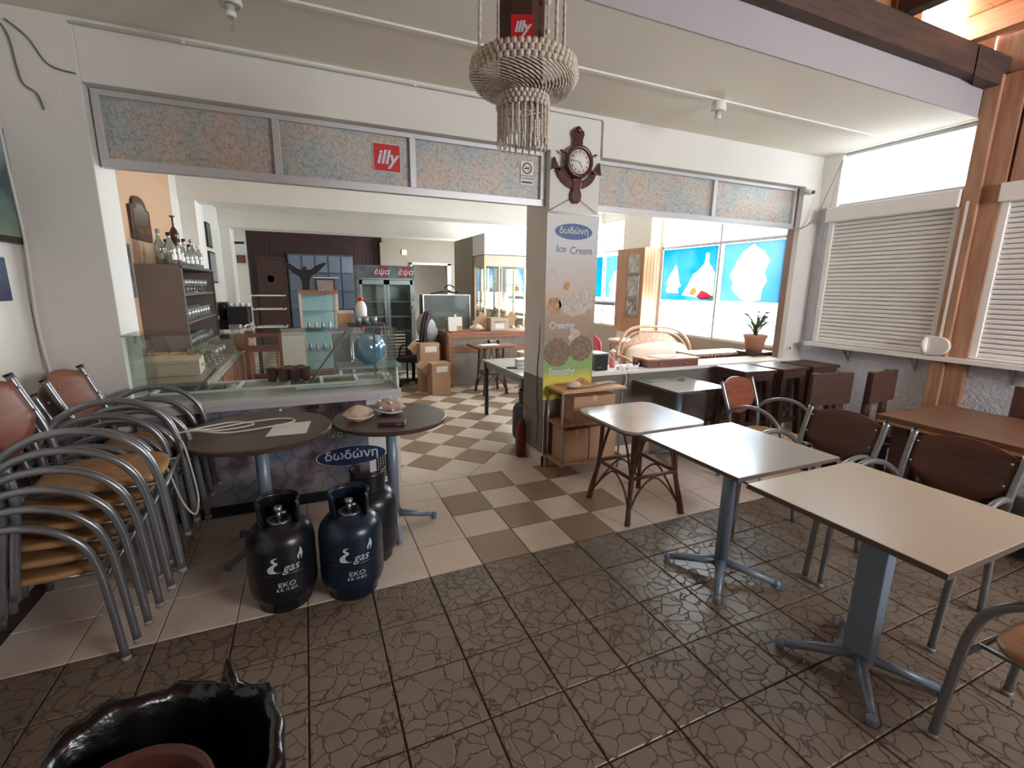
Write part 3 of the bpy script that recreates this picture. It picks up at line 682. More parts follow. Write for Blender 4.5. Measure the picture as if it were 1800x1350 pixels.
# ---- square pedestal tables
def pedestal(t, h, flat=False, R_=.33, rot=45, mt=None):
    mt = mt or m_base
    if flat: B().box(-.035, -.055, .05, .035, .055, h).build('column', mt, t, bev=.008)
    else: B().cyl((0, 0, .05), (0, 0, h), .038, 20).build('column', mt, t)
    B().box(-.16, -.16, h - .02, .16, .16, h).box(-.06, -.06, h - .05, .06, .06, h - .02).build('top_plate', mt, t)
    for k in range(4):
        a = R(rot + 90 * k); d = Vector((math.cos(a), math.sin(a), 0)); q = B()
        q.tube([d * .02 + Vector((0, 0, .085)), d * (R_ * .5) + Vector((0, 0, .058)), d * (R_ * .95) + Vector((0, 0, .03))], .02, 8, rs=[.028, .022, .017])
        f = q.build('foot', mt, t)
        B().ball(d * R_ + Vector((0, 0, .024)), .023, 10, 6).cyl(d * R_, d * R_ + Vector((0, 0, .01)), .018, 10).build('glide', mt, f)
def sq_table(name, lab, cx, cy, hx, hy, h, topm, flat=False, thick=.022, R_=.33, edge=True, rot=45):
    t = thing(name, lab, 'table', (cx, cy, 0))
    top = B().box(-hx, -hy, h - thick, hx, hy, h).build('tabletop', topm, t, bev=.0025)
    if edge: B().box(-hx - .002, -hy - .002, h - thick + .001, -hx + .001, hy + .002, h - .002).box(hx - .001, -hy - .002, h - thick + .001, hx + .002, hy + .002, h - .002).box(-hx, -hy - .002, h - thick + .001, hx, -hy + .001, h - .002).box(-hx, hy - .001, h - thick + .001, hx, hy + .002, h - .002).build('edge_band', m_edge, top)
    pedestal(t, h - thick, flat, R_, rot); return t
sq_table('square_table', 'square beige laminate table nearest the camera at lower right', 1.933, -1.41, .375, .367, .81, m_lam, True, R_=.30, rot=40, thick=.024)
sq_table('square_table', 'square pale table with bluish sheen, middle of the row of three', 1.944, -.632, .372, .35, .81, m_lam2, R_=.30, rot=40)
sq_table('square_table', 'pale square table with glass ashtray, between the column and dark stools', 3.055, .965, .315, .30, .775, m_lam2, R_=.26)
# round tables
for (cx, cy, r, lab) in ((-.543, .705, .42, 'larger round dark brown table beside the far chair stack with a paper on it'), (.25, .711, .374, 'round dark brown table with seashells on top')):
    t = thing('round_table', lab, 'table', (cx, cy, 0))
    B().lathe([(0, .772), (r - .006, .772), (r, .776), (r, .794), (r - .006, .80), (0, .80)], n=56, sm=False).build('tabletop', m_rtop, t)
    pedestal(t, .772, R_=.28, rot=(-4 if r < .4 else 40))
# ---- rattan table
def rattan(t, hx, hy, h, lx, m, topm, topr=.1, low=.33):
    B().prism(rrect(-hx, -hy, hx, hy, topr, 4), h - .02, h, 'z').build('tabletop', topm, t, bev=.003)
    B().prism(rrect(-hx + .004, -hy + .004, hx - .004, hy - .004, topr, 4), h - .034, h - .021, 'z').build('edge_band', m_edge, t)
    for sx in (-1, 1):
        for sy in (-1, 1):
            x, y = sx * lx * .80, sy * lx * .80
            B().tube(smooth_path([(sx * lx, sy * lx, 0), (sx * lx * .93, sy * lx * .93, .12), (x, y, low), (x * .94, y * .94, h - .03)], 4), .017, 9).tube(smooth_path([(sx * lx * .90, sy * lx * .97, .0), (sx * lx * .86, sy * lx * .9, .12), (x * .93, y, low)], 4), .010, 7).tube(smooth_path([(sx * lx * .97, sy * lx * .90, .0), (sx * lx * .9, sy * lx * .86, .12), (x, y * .93, low)], 4), .010, 7).build('leg', m, t)
    g = lx * .80
    for (p, q) in (((-g, -g), (g, -g)), ((g, -g), (g, g)), ((g, g), (-g, g)), ((-g, g), (-g, -g))):
        B().tube([(p[0], p[1], low), (q[0], q[1], low)], .014, 8).build('stretcher', m, t)
        P = Vector((p[0], p[1], 0)); Q = Vector((q[0], q[1], 0)); mid = (P + Q) / 2
        arcp = [P * 1.12 + Vector((0, 0, .08)), P.lerp(Q, .18) + Vector((0, 0, .22)), mid + Vector((0, 0, low - .02)), P.lerp(Q, .82) + Vector((0, 0, .22)), Q * 1.12 + Vector((0, 0, .08))]
        B().tube(smooth_path(arcp, 5), .008, 7).build('lower_arch', m, t)
        br = B()
        for a, b_ in ((P, Q), (Q, P)): br.tube(smooth_path([a.lerp(b_, .04) + Vector((0, 0, low + .03)), a.lerp(b_, .18) + Vector((0, 0, low + .22)), a.lerp(b_, .36) + Vector((0, 0, h - .04))], 4), .008, 7)
        br.build('upper_brace', m, t)
t = thing('rattan_table', 'square pale topped table on dark brown rattan legs, left of the pedestal tables', 'table', (2.03, .295, 0))
rattan(t, .355, .345, .735, .255, m_ratt, M('pale_marbled_top', (184, 176, 168), .2, rgb2=(172, 160, 152), var=(3, 1)))
B().tube([(.02, .02, .33), (.02, .02, .70)], .02, 8).build('centre_post', m_ratt, t)

# ---- long brown table, dark bar stools and high-backed dark chairs on the right
t = thing('long_wooden_table', 'long worn brown wooden table against the rendered wall under the shutters', 'table', (4.17, -1.35, 0), R(-2))
B().box(-.45, -.96, .712, .45, .96, .75).build('tabletop', m_tabw, t, bev=.004)
B().box(-.452, -.95, .690, -.44, .95, .711).build('lit_gap_strip', m_pine, t, label='pale edge strip')  # pale strip stands in for the line of light under the top
for sx in (-.36, .36):
    for sy in (-.8, .8): B().box(sx - .05, sy - .05, 0, sx + .05, sy + .05, .70).build('leg', m_dwood, t, bev=.004)
B().box(-.38, -.82, .12, .38, .82, .18).build('stretcher', m_dwood, t)
B().box(-.40, -.86, .60, .40, .86, .70).build('apron', m_dwood, t)
def dchair(lab, loc, rz):
    t = thing('slab_chair', lab, 'chair', loc, rz, 'dark slab-backed wooden chairs')
    B().box(-.02, -.23, .70, .012, .23, .98).build('backrest', m_dwood, t, bev=.003)
    for sy in (-1, 1):
        B().prism([(sy * .15 - .035, .98), (sy * .15 + .035, .98), (sy * .17 + .075, 0), (sy * .17 - .075, 0)] if sy > 0 else [(sy * .15 - .035, .98), (sy * .15 + .035, .98), (sy * .17 + .075, 0), (sy * .17 - .075, 0)], -.055, -.021, 'x').build('rear_leg', m_dwood, t, bev=.003)
        B().box(.36, sy * .17 - .04, 0, .395, sy * .17 + .04, .43).build('front_leg', m_dwood, t, bev=.003)
    B().box(-.02, -.22, .43, .42, .22, .46).build('seat', m_dwood, t, bev=.004)
    B().box(-.02, -.19, .37, .36, -.165, .43).build('seat_rail', m_dwood, t); B().box(-.02, .165, .37, .36, .19, .43).build('seat_rail', m_dwood, t)
    return t
d0 = dchair('dark wooden slab-backed chair, left of the pair behind the metal chairs', (3.90, .07, 0), R(-97))
dup(d0, (4.46, -.03, 0), R(-84), 'dark wooden slab-backed chair with both rear legs showing, by the rendered wall')
dup(d0, (4.72, -1.02, 0), R(-172), 'dark wooden slab-backed chair at the right picture edge beyond the brown table')
def stool(lab, x, y, rz):
    t = thing('bar_stool', lab, 'stool', (x, y, 0), rz, 'dark bar stools along the low wall')
    B().box(-.21, -.20, .845, .21, .20, .875).build('seat', m_dwood, t, bev=.003)
    B().box(-.19, -.18, .765, .19, .18, .845).build('apron', m_dwood, t)
    for sx in (-1, 1):
        for sy in (-1, 1):
            B().add([(sx * .15 + a * .04, sy * .14 + b_ * .03, .765) for a, b_ in ((-1, -1), (1, -1), (1, 1), (-1, 1))] + [(sx * .19 + a * .028, sy * .18 + b_ * .028, 0) for a, b_ in ((-1, -1), (1, -1), (1, 1), (-1, 1))],
                    [(0, 1, 2, 3), (7, 6, 5, 4)] + [(i, (i + 1) % 4, 4 + (i + 1) % 4, 4 + i) for i in range(4)]).build('leg', m_dwood, t)
    for sy in (-.155, .155): B().box(-.16, sy - .012, .28, .16, sy + .012, .33).build('footrest', m_dwood, t)
    return t
s0 = stool('dark wooden bar stool with white glare on the seat, leftmost of three', 3.95, .98, R(-4))
dup(s0, (4.44, .97, 0), R(3), 'dark wooden bar stool, middle of the three along the low wall')
dup(s0, (4.93, .96, 0), R(-2), 'dark wooden bar stool nearest the shutter wall')

# ---- metal etagere with cardboard boxes beside the column
t = thing('shelf_unit', 'wooden shelf unit with thin metal posts in front of the column', 'shelf', (2.09, 1.13, 0))
for sx in (-.32, .30):
    for sy in (-.13, .13): B().cyl((sx, sy, 0), (sx, sy, .76), .009, 10).build('post', m_silver, t)
for z in (.10, .46, .765): B().box(-.335, -.145, z, .345, .145, z + .022).build('shelf', m_pine if z > .7 else m_postw, t, bev=.002)
for (x0, x1, y0, y1, z, h, lab) in ((-.28, -.03, -.12, .12, .122, .30, 'left'), (-.02, .27, -.12, .12, .122, .31, 'right'), (-.20, .24, -.12, .12, .482, .24, 'upper')):
    q = thing('cardboard_box', {'left': 'tall brown cardboard box on the bottom shelf, beside the column', 'right': 'wide brown cardboard box on the bottom shelf, right half', 'upper': 'brown cardboard box on the middle shelf of the metal unit'}[lab], 'box', (2.09 + (x0 + x1) / 2, 1.13, z), 0)
    w = (x1 - x0) / 2; B().box(-w, y0, 0, w, y1, h).build('carton', m_card, q, bev=.003)
    B().box(-.02, y0 - .001, h - .05, .02, y0, h).box(-.02, y0, h, .02, y1, h + .001).build('tape', M('tape', (196, 170, 130), .4) if lab == 'left' else bpy.data.materials['tape'], q)

# ---- gas cylinders
def gas(lab, loc, mt, prints=True, rz=0.0, line2='Κ.Β. 10 ΚΙΛ.'):
    t = thing('gas_cylinder', lab, 'gas cylinder', loc, rz, 'gas cylinders in front of the freezer')
    B().lathe([(.126, 0), (.130, .004), (.130, .05), (.139, .06)], n=32, closed=False).build('base_ring', mt, t)
    B().lathe([(0, .045), (.10, .046), (.152, .065), (.165, .10), (.167, .13), (.167, .35), (.165, .37), (.156, .405), (.132, .438), (.088, .458), (.04, .468), (0, .47)], n=40).build('tank', mt, t)
    B().lathe([(.1675, .226), (.1690, .229), (.1690, .237), (.1675, .24)], n=40, closed=False).build('weld_seam', mt, t)
    B().lathe([(.100, .445), (.104, .56), (.100, .578), (.094, .578), (.095, .56), (.092, .447), (.100, .445)], n=30, a0=R(-38), a1=R(218), closed=False).build('collar', mt, t)
    B().tube([(.100 * math.cos(R(a)), .100 * math.sin(R(a)), .582 - .10 * (max(0, abs(a - 90) - 112) / 16) ** 1.5) for a in range(-38, 219, 8)], .008, 7).build('collar_rim', mt, t)
    B().lathe([(.058, .462), (.064, .466), (.060, .472), (.054, .468)], n=24).build('neck_ring', m_silver, t)
    v = B().cyl((0, 0, .465), (0, 0, .515), .013, 12).cyl((0, 0, .50), (.04, 0, .50), .009, 10).build('valve', m_silver, t)
    B().lathe([(.0, .515), (.02, .515), (.024, .525), (.02, .54), (0, .54)], n=12).build('knob', m_silver, v)
    if prints:
        rr = .1685
        def pr_(s, size, x, z, sh=.0, sx=1.0, nm='lettering'):
            return text(s, size, m_print, t, (0, 0, 0), name=nm, shear=sh, sx=sx)
        def wrap(o, x, z):
            for v_ in o.data.vertices:
                a = (v_.co.x + x) / rr; y = v_.co.y + z; r_ = rr + .0008 + v_.co.z; v_.co = Vector((r_ * math.sin(a), -r_ * math.cos(a), y))
            o.rotation_euler = (0, 0, 0); return o
        wrap(pr_('gas', .064, 0, 0, .30), .024, .275)
        wrap(pr_('EKO', .034, 0, 0, 0, 1.3), .0, .185); wrap(pr_(line2, .020, 0, 0, 0, 1.0), .0, .158)
        # swan-like sigma and flame emblem
        sw = [(-.082, .262), (-.086, .275), (-.080, .288), (-.066, .300), (-.052, .308), (-.060, .314), (-.066, .322), (-.062, .334), (-.050, .338), (-.034, .340), (-.040, .334), (-.052, .330), (-.050, .322), (-.036, .312), (-.034, .304), (-.048, .296), (-.056, .285), (-.054, .272), (-.044, .262), (-.020, .258), (-.05, .256), (-.072, .257)]
        flm = [(.062, .300), (.056, .318), (.064, .335), (.072, .348), (.074, .368), (.084, .352), (.088, .330), (.082, .308), (.074, .300), (.078, .318), (.072, .330), (.068, .316)]
        for k, poly in enumerate((sw, flm)):
            tri = tessellate_polygon([[Vector((a, b_, 0)) for a, b_ in poly]])
            B().add([((rr + .0012) * math.sin(a / rr), -(rr + .0012) * math.cos(a / rr), b_) for a, b_ in poly], [tuple(f) for f in tri]).build('emblem', m_print, t)
    return t
gas('dark blue gas cylinder with white gas lettering, left one of the front pair', (-.435, .115, 0), m_gask, True, R(8))
gas('bright blue-black gas cylinder with white flame emblem, right one of the front pair', (-.088, .075, 0), m_gas, True, R(4), 'Κ.Β. 10 ΚΙΛ.')
gas('plain dark gas cylinder standing behind the front pair', (.045, .37, 0), m_gask, False, R(150))

# ---- bin with black bag, brown tub in its mouth
t = thing('bin_bag', 'open black bin bag over a bin at the lower left corner', 'bin bag', (-.62, -1.33, 0))
P = []; n = 60
rnd = [random.uniform(-1, 1) for _ in range(n)]
for (z, r, am) in ((0, .20, .01), (.05, .225, .012), (.3, .245, .018), (.50, .262, .02), (.57, .272, .022), (.600, .268, .02), (.605, .252, .016), (.58, .236, .012), (.50, .222, .02), (.38, .20, .02), (.30, .17, .02), (.28, .0, .0)):
    row = []
    for i in range(n):
        a = 2 * PI * i / n; w = math.sin(a * 7 + z * 6) * .5 + math.sin(a * 13 + z * 11) * .3 + rnd[i] * .35
        zz = z + (.022 * math.sin(a * 3 + 1) + .012 * rnd[(i * 7) % n] if z > .5 else 0)
        if .56 < z and abs(a - 1.05) < .10: zz += .075 * (1 - abs(a - 1.05) / .10)
        row.append(((r + am * w) * math.cos(a), (r + am * w) * math.sin(a), zz))
    P.append(row)
B().grid(P, closed_u=True).build('bag', m_bag, t)
B().lathe([(.12, 0), (.165, .28), (.175, .29), (.165, .295), (.155, .28), (.112, .012), (0, .012)], n=36).build('tub', m_tub, None, (-.655, -1.42, .30))
tag(bpy.data.objects['tub'], 'red brown plastic tub standing in the mouth of the black bag', 'tub')

# ============================================================ ICE CREAM FREEZER
fz = thing('display_freezer', 'ice cream display freezer with glass guard and dark printed front', 'freezer', (-.45, 1.25, 0))
B().box(-.85, 0, .10, .85, .68, .80).build('cabinet', M('freezer_shell', (206, 208, 208), .4), fz, bev=.006)
B().box(-.855, .03, .0, .80, .62, .10).build('plinth', m_black, fz)
B().box(-.852, -.006, .10, .60, -.0005, .80).build('front_print', m_frz, fz)
B().box(-.87, -.02, .80, .87, .70, .835).box(-.87, -.025, .835, .87, .0, .87).box(-.87, .68, .835, .87, .70, .87).box(-.87, 0, .835, -.85, .68, .87).box(.85, 0, .835, .87, .68, .87).build('rim', m_alu, fz, bev=.003)
B().box(.60, -.012, .10, .85, -.0005, .56).build('vent_panel', m_white, fz, bev=.003)
g = B()
for i in range(9): g.box(.655 + i * .018, -.016, .15, .665 + i * .018, -.012, .34)
for i in range(8): g.box(.65, -.017, .155 + i * .024, .815, -.0125, .160 + i * .024)
g.build('grille', m_black, fz)
ov = B().prism([(.4725 + .255 * math.cos(2 * PI * k / 40), .365 + .078 * math.sin(2 * PI * k / 40)) for k in range(40)], -.0155, -.0121, 'y').build('logo_oval', M('navy_logo', (22, 38, 84), .5), fz)
B().lathe([(1, 0), (1.03, 0)], n=40, closed=False).build('logo_outline', m_print, ov, (.4725, -.0157, .365)).scale = (.255, .078, 1)
bpy.data.objects['logo_outline'].rotation_euler = (PI / 2, 0, 0)
text('δωδώνη', .098, m_print, ov, (.4725, -.0165, .372), bold=.0012, sx=1.05)
text('ικό παγ', .075, m_print, fz, (.44, -.0075, .545))
B().box(.18, -.0075, .785 - .02, .26, -.0065, .81 - .02).build('handle_recess', m_black, fz)
B().lathe([(0, 0), (.012, 0), (.012, .01), (0, .012)], n=12).build('knob', m_white, fz, (.0, -.006, .775)).rotation_euler = (PI / 2, 0, 0)
for x in (-.75, .80):
    B().lathe([(0, -.01), (.03, -.01), (.03, .01), (0, .01)], n=14).build('caster', m_black, fz, (x, .05, .03)).rotation_euler = (0, PI / 2, 0)
# glass guard
B().box(-.85, .04, .87, .85, .046, 1.33).build('front_glass', m_gtint, fz)
B().box(-.87, .03, 1.33, .87, .36, 1.338).build('top_glass', m_gtint, fz)
B().box(.846, .05, .87, .852, .60, 1.33).build('side_glass', m_gtint, fz); B().box(-.852, .05, .87, -.846, .60, 1.33).build('side_glass', m_gtint, fz)
for x in (-.80, -.76, .80): B().box(x - .004, .03, 1.285, x + .004, .05, 1.335).build('clamp', m_silver, fz)
f = B(); f.beam((-.60, .34, .86), (-.42, .34, 1.05), .014, .014); f.beam((.22, .55, .87), (.52, .40, 1.30), .018, .018); f.beam((.75, .55, .87), (.72, .30, 1.32), .018, .018)
f.build('glass_support', m_silver, fz)
f = B(); f.box(-.84, .33, .872, .84, .345, .888); f.box(-.84, .66, .872, .84, .675, .888)
for x in (-.84, -.30, .05, .30, .58, .82): f.box(x - .012, .34, .872, x + .012, .66, .886)
f.build('sliding_lid_frame', m_white, fz)
B().box(-.83, .345, .874, -.30, .655, .878).build('sliding_lid', m_gtint, fz); B().box(.06, .345, .874, .56, .655, .878).build('sliding_lid', m_gtint, fz)
b = B()
for k in range(9): b.box(.10, .36 + k * .03, .845, .80, .372 + k * .03, .85)
b.build('wire_basket', m_white, fz)
# brown pots and bundle of plastic cups on the freezer's rear
for k, (x, y) in enumerate(((-.52, 1.78), (-.44, 1.76), (-.35, 1.75), (-.265, 1.75), (-.40, 1.84), (-.31, 1.845))):
    o = B().lathe([(0, 0), (.030, 0), (.040, .05), (.041, .10), (.047, .105), (.046, .112), (.038, .11), (.034, .05), (.026, .008), (0, .008)], n=18).build('brown_pot', m_cup, None, (x, y, .889))
    tag(o, 'brown glazed pot on the freezer rear, %s' % ['leftmost of the front row', 'second from left in the front row', 'third from left in the front row', 'rightmost of the front row', 'left one of the back pair', 'right one of the back pair'][k], 'pot', 'brown pots on the freezer')

# ---- things on the round tables
o = B().add([(-.10, -.12, 0), (.12, -.13, 0), (.15, .12, .002), (-.06, .13, 0), (-.10, -.12, .0008), (.12, -.13, .0008), (.15, .12, .003), (-.06, .13, .0008)], [(3, 2, 1, 0), (4, 5, 6, 7), (0, 1, 5, 4), (1, 2, 6, 5), (2, 3, 7, 6), (3, 0, 4, 7)]).build('paper_sheet', m_paper, None, (-0.398, 0.640, .8005), R(0))
tag(o, 'white sheet of paper lying on the larger round table', 'paper')
t = thing('folded_wallet', 'dark purple folded wallet beside the shells on the round table', 'wallet', (0.229, 0.518, .8005), R(-18))
B().box(-.085, -.05, 0, .085, .05, .012).build('lower_flap', m_purple, t, bev=.004); B().box(-.083, -.048, .0125, .085, .05, .024).build('upper_flap', m_purple, t, bev=.004)
B().box(.03, -.054, .004, .07, -.05, .018).build('clasp', m_silver, t)
def conch(lab, loc, rz, s, spikes):
    P = []; n = 26; rows = 16
    for j in range(rows + 1):
        u = j / rows; row = []; r0 = math.sin(PI * min(1, u * 1.02)) ** .75 * (.055 if u < .6 else .055 * (1 - (u - .6) * .6)); r0 = max(r0, .002)
        for i in range(n):
            a = 2 * PI * i / n; r = r0 * (1 + (.28 * math.exp(-((a - 4.2) ** 2) * 2) if spikes == 0 else .22 * max(0, math.sin(a * 5 + u * 9)) ** 2) + .05 * math.sin(u * 40))
            row.append((-.11 + .22 * u, r * math.cos(a) * 1.05, .052 + r * math.sin(a) * .9))
        P.append(row)
    t = thing('seashell', lab, 'shell', loc, rz); b = B().grid(P, closed_u=True); o = b.build('shell_body', m_shell, t); t.scale = (s, s, s)
    q = B().tube(smooth_path([(-.09, -.03, .04), (-.04, -.062, .030), (.03, -.064, .025), (.09, -.03, .03)]), .006, 8); q.build('shell_lip', m_print if spikes else m_cream, t)
    if spikes:
        w = B()
        for k in range(12):
            a = k * .55; u = k / 12; w.tube([(-.08 + .15 * u, .045 * math.cos(a * 2), .06 + .045 * math.sin(a * 2) * .8), (-.09 + .16 * u, .075 * math.cos(a * 2), .065 + .07 * math.sin(a * 2) * .8)], .01, 6, rs=[.014, .003])
        w.build('spines', m_print, t)
    return t
conch('smooth pinkish conch shell on the round table, left one', (0.042, 0.687, .798), R(20), 1.0, 0)
conch('spiky white seashell on the round table, right one', (0.257, 0.771, .798), R(-25), 1.05, 1)
# white extension cable lying on the larger round table and hanging off it
pts = [(-0.885, 0.593, 0.860), (-0.763, 0.687, 0.835), (-0.595, 0.836, 0.815), (-0.407, 0.874, 0.808), (-0.351, 0.780, 0.807), (-0.529, 0.687, 0.808), (-0.716, 0.649, 0.812), (-0.856, 0.612, 0.850), (-0.931, 0.537, 0.860), (-0.875, 0.425, 0.840), (-0.838, 0.359, 0.720), (-0.819, 0.331, 0.560), (-0.838, 0.312, 0.480), (-0.885, 0.312, 0.560), (-0.950, 0.369, 0.760)]
c = B().tube(smooth_path(pts, 7), .005, 7).tube(smooth_path([(-0.903, 0.574, 0.862), (-0.791, 0.715, 0.845), (-0.688, 0.855, 0.818), (-0.576, 0.780, 0.812), (-0.744, 0.649, 0.830), (-0.885, 0.593, 0.865)], 7), .005, 7).build('extension_cable', m_wire); tag(c, 'loose white cable coiled on the round table by the chair stack', 'cable')

# ============================================================ WALL SIGNS, CLOCK, BANNER, HANGING BASKET
t = thing('illy_sticker', 'square red sticker with white script letters on the transom panel', 'sticker', (.41, 1.410, 2.61))
t.name = 'red_sticker'
B().box(-.103, -.004, -.10, .103, 0, .10).build('border', m_print, t); B().box(-.097, -.0052, -.094, .097, -.004, .094).build('red_field', m_red, t)
text('illy', .135, m_print, t, (-.002, -.0062, .0), shear=.25, bold=.0035, sx=1.0)
t = thing('no_smoking_sticker', 'white no smoking sticker at the right end of the transom', 'sticker', (1.575, 1.410, 2.62))
B().box(-.06, -.003, -.095, .06, 0, .095).build('label', m_paper, t)
B().lathe([(.036, -.001), (.044, -.001), (.044, .001), (.036, .001)], n=28, closed=False).build('ring', m_ink, t, (0, -.004, .04)).rotation_euler = (PI / 2, 0, 0)
B().beam((-.026, -.0045, .066), (.026, -.0045, .014), .001, .007, up=(0, 1, 0)).beam((-.024, -.004, .036), (.022, -.004, .044), .001, .009).build('struck_cigarette', m_ink, t)
text('ΑΠΑΓΟΡΕΥΕΤΑΙ', .017, m_ink, t, (0, -.0035, -.022)); text('ΤΟ ΚΑΠΝΙΣΜΑ', .017, m_ink, t, (0, -.0035, -.042)); B().box(-.05, -.0036, -.078, .05, -.003, -.066).build('text_bar', m_ink, t)

# anchor and ship's wheel clock
t = thing('anchor_clock', "dark red anchor clock with ship's wheel dial on the column", 'clock', (1.985, 1.298, 2.70))
sh = [(-.045, .20), (-.06, .24), (-.055, .27), (-.03, .285), (.03, .285), (.055, .27), (.06, .24), (.045, .20), (.05, .06), (.05, -.14), (.04, -.20), (.055, -.24), (.05, -.28), (.02, -.31), (-.02, -.31), (-.05, -.28), (-.055, -.24), (-.04, -.20), (-.05, -.14), (-.05, .06)]
B().prism(sh, -.035, 0, 'y').build('shank', m_anchor, t, bev=.008)
pa = []; pb_ = []
for k in range(15):
    a = R(200 + 140 * k / 14); pa.append((.215 * math.cos(a), .02 + .215 * math.sin(a))); pb_.append((.17 * math.cos(a) * 1.03, .035 + .165 * math.sin(a)))
B().prism(pa + pb_[::-1], -.03, -.004, 'y').build('flukes', m_anchor, t, bev=.006)
for sx in (-1, 1):
    B().prism([(sx * .225, .045), (sx * .245, -.06), (sx * .212, -.045), (sx * .165, -.05)], -.034, -.002, 'y').build('barb', m_anchor, t, bev=.004)
B().ball((0, -.02, .275), .032, 12, 8).build('ring_knob', m_anchor, t)
B().lathe([(.098, 0), (.098, .03), (.105, .04), (.125, .042), (.135, .03), (.135, 0)], n=40, closed=False).build('wheel_rim', m_anchor, t, (0, -.035, .02)).rotation_euler = (PI / 2, 0, 0)
for k in range(8):
    a = R(22.5 + 45 * k); c_, s_ = math.cos(a), math.sin(a)
    if abs(c_) < .5: continue
    B().tube([(c_ * .125, -.045, .02 + s_ * .125), (c_ * .155, -.045, .02 + s_ * .155), (c_ * .17, -.045, .02 + s_ * .17), (c_ * .195, -.045, .02 + s_ * .195)], .008, 8, rs=[.006, .006, .013, .008]).build('spoke_handle', m_anchor, t)
dl = B().lathe([(0, 0), (.100, 0), (.100, .006), (0, .006)], n=40).build('dial', m_paper, t, (0, -.055, .02)); dl.rotation_euler = (PI / 2, 0, 0)
for k in range(1, 13):
    a = R(90 - 30 * k); text(str(k), .028, m_ink, dl, (.080 * math.cos(a), .080 * math.sin(a), .0068), rot=(0, 0, 0), name='numeral', bold=.0006)
B().beam((0, 0, .0085), (-.074, .004, .0085), .003, .002).build('minute_hand', m_ink, dl); B().beam((0, 0, .0085), (.028, -.048, .0085), .005, .002).build('hour_hand', m_ink, dl)

# printed banner hanging from two strings
BX, BY = 1.978, 1.285
t = thing('ice_cream_banner', 'tall printed ice cream banner hanging on the column under the clock', 'banner', (BX, BY, 2.31))
H0 = -1.66
def grad(name, stops, bump=None):
    m = bpy.data.materials.new(name); m.use_nodes = True; nt = m.node_tree; N = nt.nodes; b = N['Principled BSDF']; b.inputs['Roughness'].default_value = .45
    tc = N.new('ShaderNodeTexCoord'); sp = N.new('ShaderNodeSeparateXYZ'); mr = N.new('ShaderNodeMapRange'); mr.inputs[1].default_value = H0; mr.inputs[2].default_value = 0
    no = N.new('ShaderNodeTexNoise'); no.inputs['Scale'].default_value = 9; mu = N.new('ShaderNodeMath'); mu.operation = 'MULTIPLY_ADD'; mu.inputs[1].default_value = .05
    cr = N.new('ShaderNodeValToRGB'); nt.links.new(tc.outputs['Object'], sp.inputs[0]); nt.links.new(sp.outputs[2], mr.inputs[0]); nt.links.new(tc.outputs['Object'], no.inputs[0])
    nt.links.new(no.outputs[0], mu.inputs[0]); nt.links.new(mr.outputs[0], mu.inputs[2]); nt.links.new(mu.outputs[0], cr.inputs[0])
    el = cr.color_ramp.elements; el[0].position = stops[0][0]; el[0].color = lin(stops[0][1]); el[1].position = stops[-1][0]; el[1].color = lin(stops[-1][1])
    for p, c_ in stops[1:-1]: e = el.new(p); e.color = lin(c_)
    nt.links.new(cr.outputs[0], b.inputs['Base Color']); return m
m_ban = grad('banner_print', [(0.0, (214, 200, 90)), (.14, (206, 196, 84)), (.19, (132, 168, 104)), (.335, (128, 170, 108)), (.36, (150, 128, 108)), (.50, (168, 144, 122)), (.58, (196, 166, 134)), (.64, (190, 178, 166)), (.78, (196, 188, 184)), (.86, (196, 200, 206)), (1.0, (206, 206, 202))])
B().box(-.262, -.003, H0, .262, 0, 0).build('sheet', m_ban, t)
B().cyl((-.265, -.004, -.004), (.265, -.004, -.004), .009, 10).build('top_rod', m_white, t)
B().tube([(-.255, -.004, 0), (0, -.004, .14), (.255, -.004, 0)], .0025, 6).build('string', m_ink, t)
def blob(nm, cx, cz, rx, rz_, mt, n=26, jag=.12, seed=1, d=.0042):
    rd = random.Random(seed); poly = []
    for k in range(n):
        a = 2 * PI * k / n; j = 1 + jag * rd.uniform(-1, 1); poly.append((cx + rx * j * math.cos(a), cz + rz_ * j * math.sin(a)))
    return B().prism(poly, -d, -.003, 'y').build(nm, mt, t)
m_v = M('vanilla_print', (202, 192, 180), .5, rgb2=(168, 158, 146), var=(26, 1)); m_c = M('cocoa_print', (140, 116, 94), .5, rgb2=(104, 84, 68), var=(34, 1)); m_p = M('berry_print', (158, 96, 92), .5, rgb2=(176, 140, 110), var=(16, 1)); m_al = M('almond_print', (196, 152, 104), .5, rgb2=(150, 104, 70), var=(22, 1))
blob('printed_scoop', .04, -.79, .16, .10, m_v, seed=3); blob('printed_scoop', .17, -.74, .09, .09, m_v, seed=4, d=.0046); blob('printed_nut', -.17, -.80, .07, .075, m_al, seed=5); blob('printed_nut', -.05, -.62, .035, .04, m_al, jag=.25, n=10, seed=8)
blob('printed_scoop', -.125, -1.22, .14, .13, m_c, jag=.06, seed=6); blob('printed_scoop', .13, -1.19, .125, .12, m_c, jag=.06, seed=7, d=.0046); blob('printed_flake', .05, -1.06, .07, .06, m_v, jag=.3, n=9, seed=9)
blob('printed_scoop', .02, -1.58, .13, .075, m_p, seed=11); blob('printed_scoop', .15, -1.56, .09, .09, m_al, seed=12)
ov = B().prism([(.19 * math.cos(2 * PI * k / 40) + .005, -.155 + .068 * math.sin(2 * PI * k / 40)) for k in range(40)], -.005, -.003, 'y').build('logo_oval', M('faded_blue_logo', (70, 92, 138), .5), t)
text('δωδώνη', .076, m_print, ov, (.005, -.0065, -.150), bold=.0012, sx=1.0)
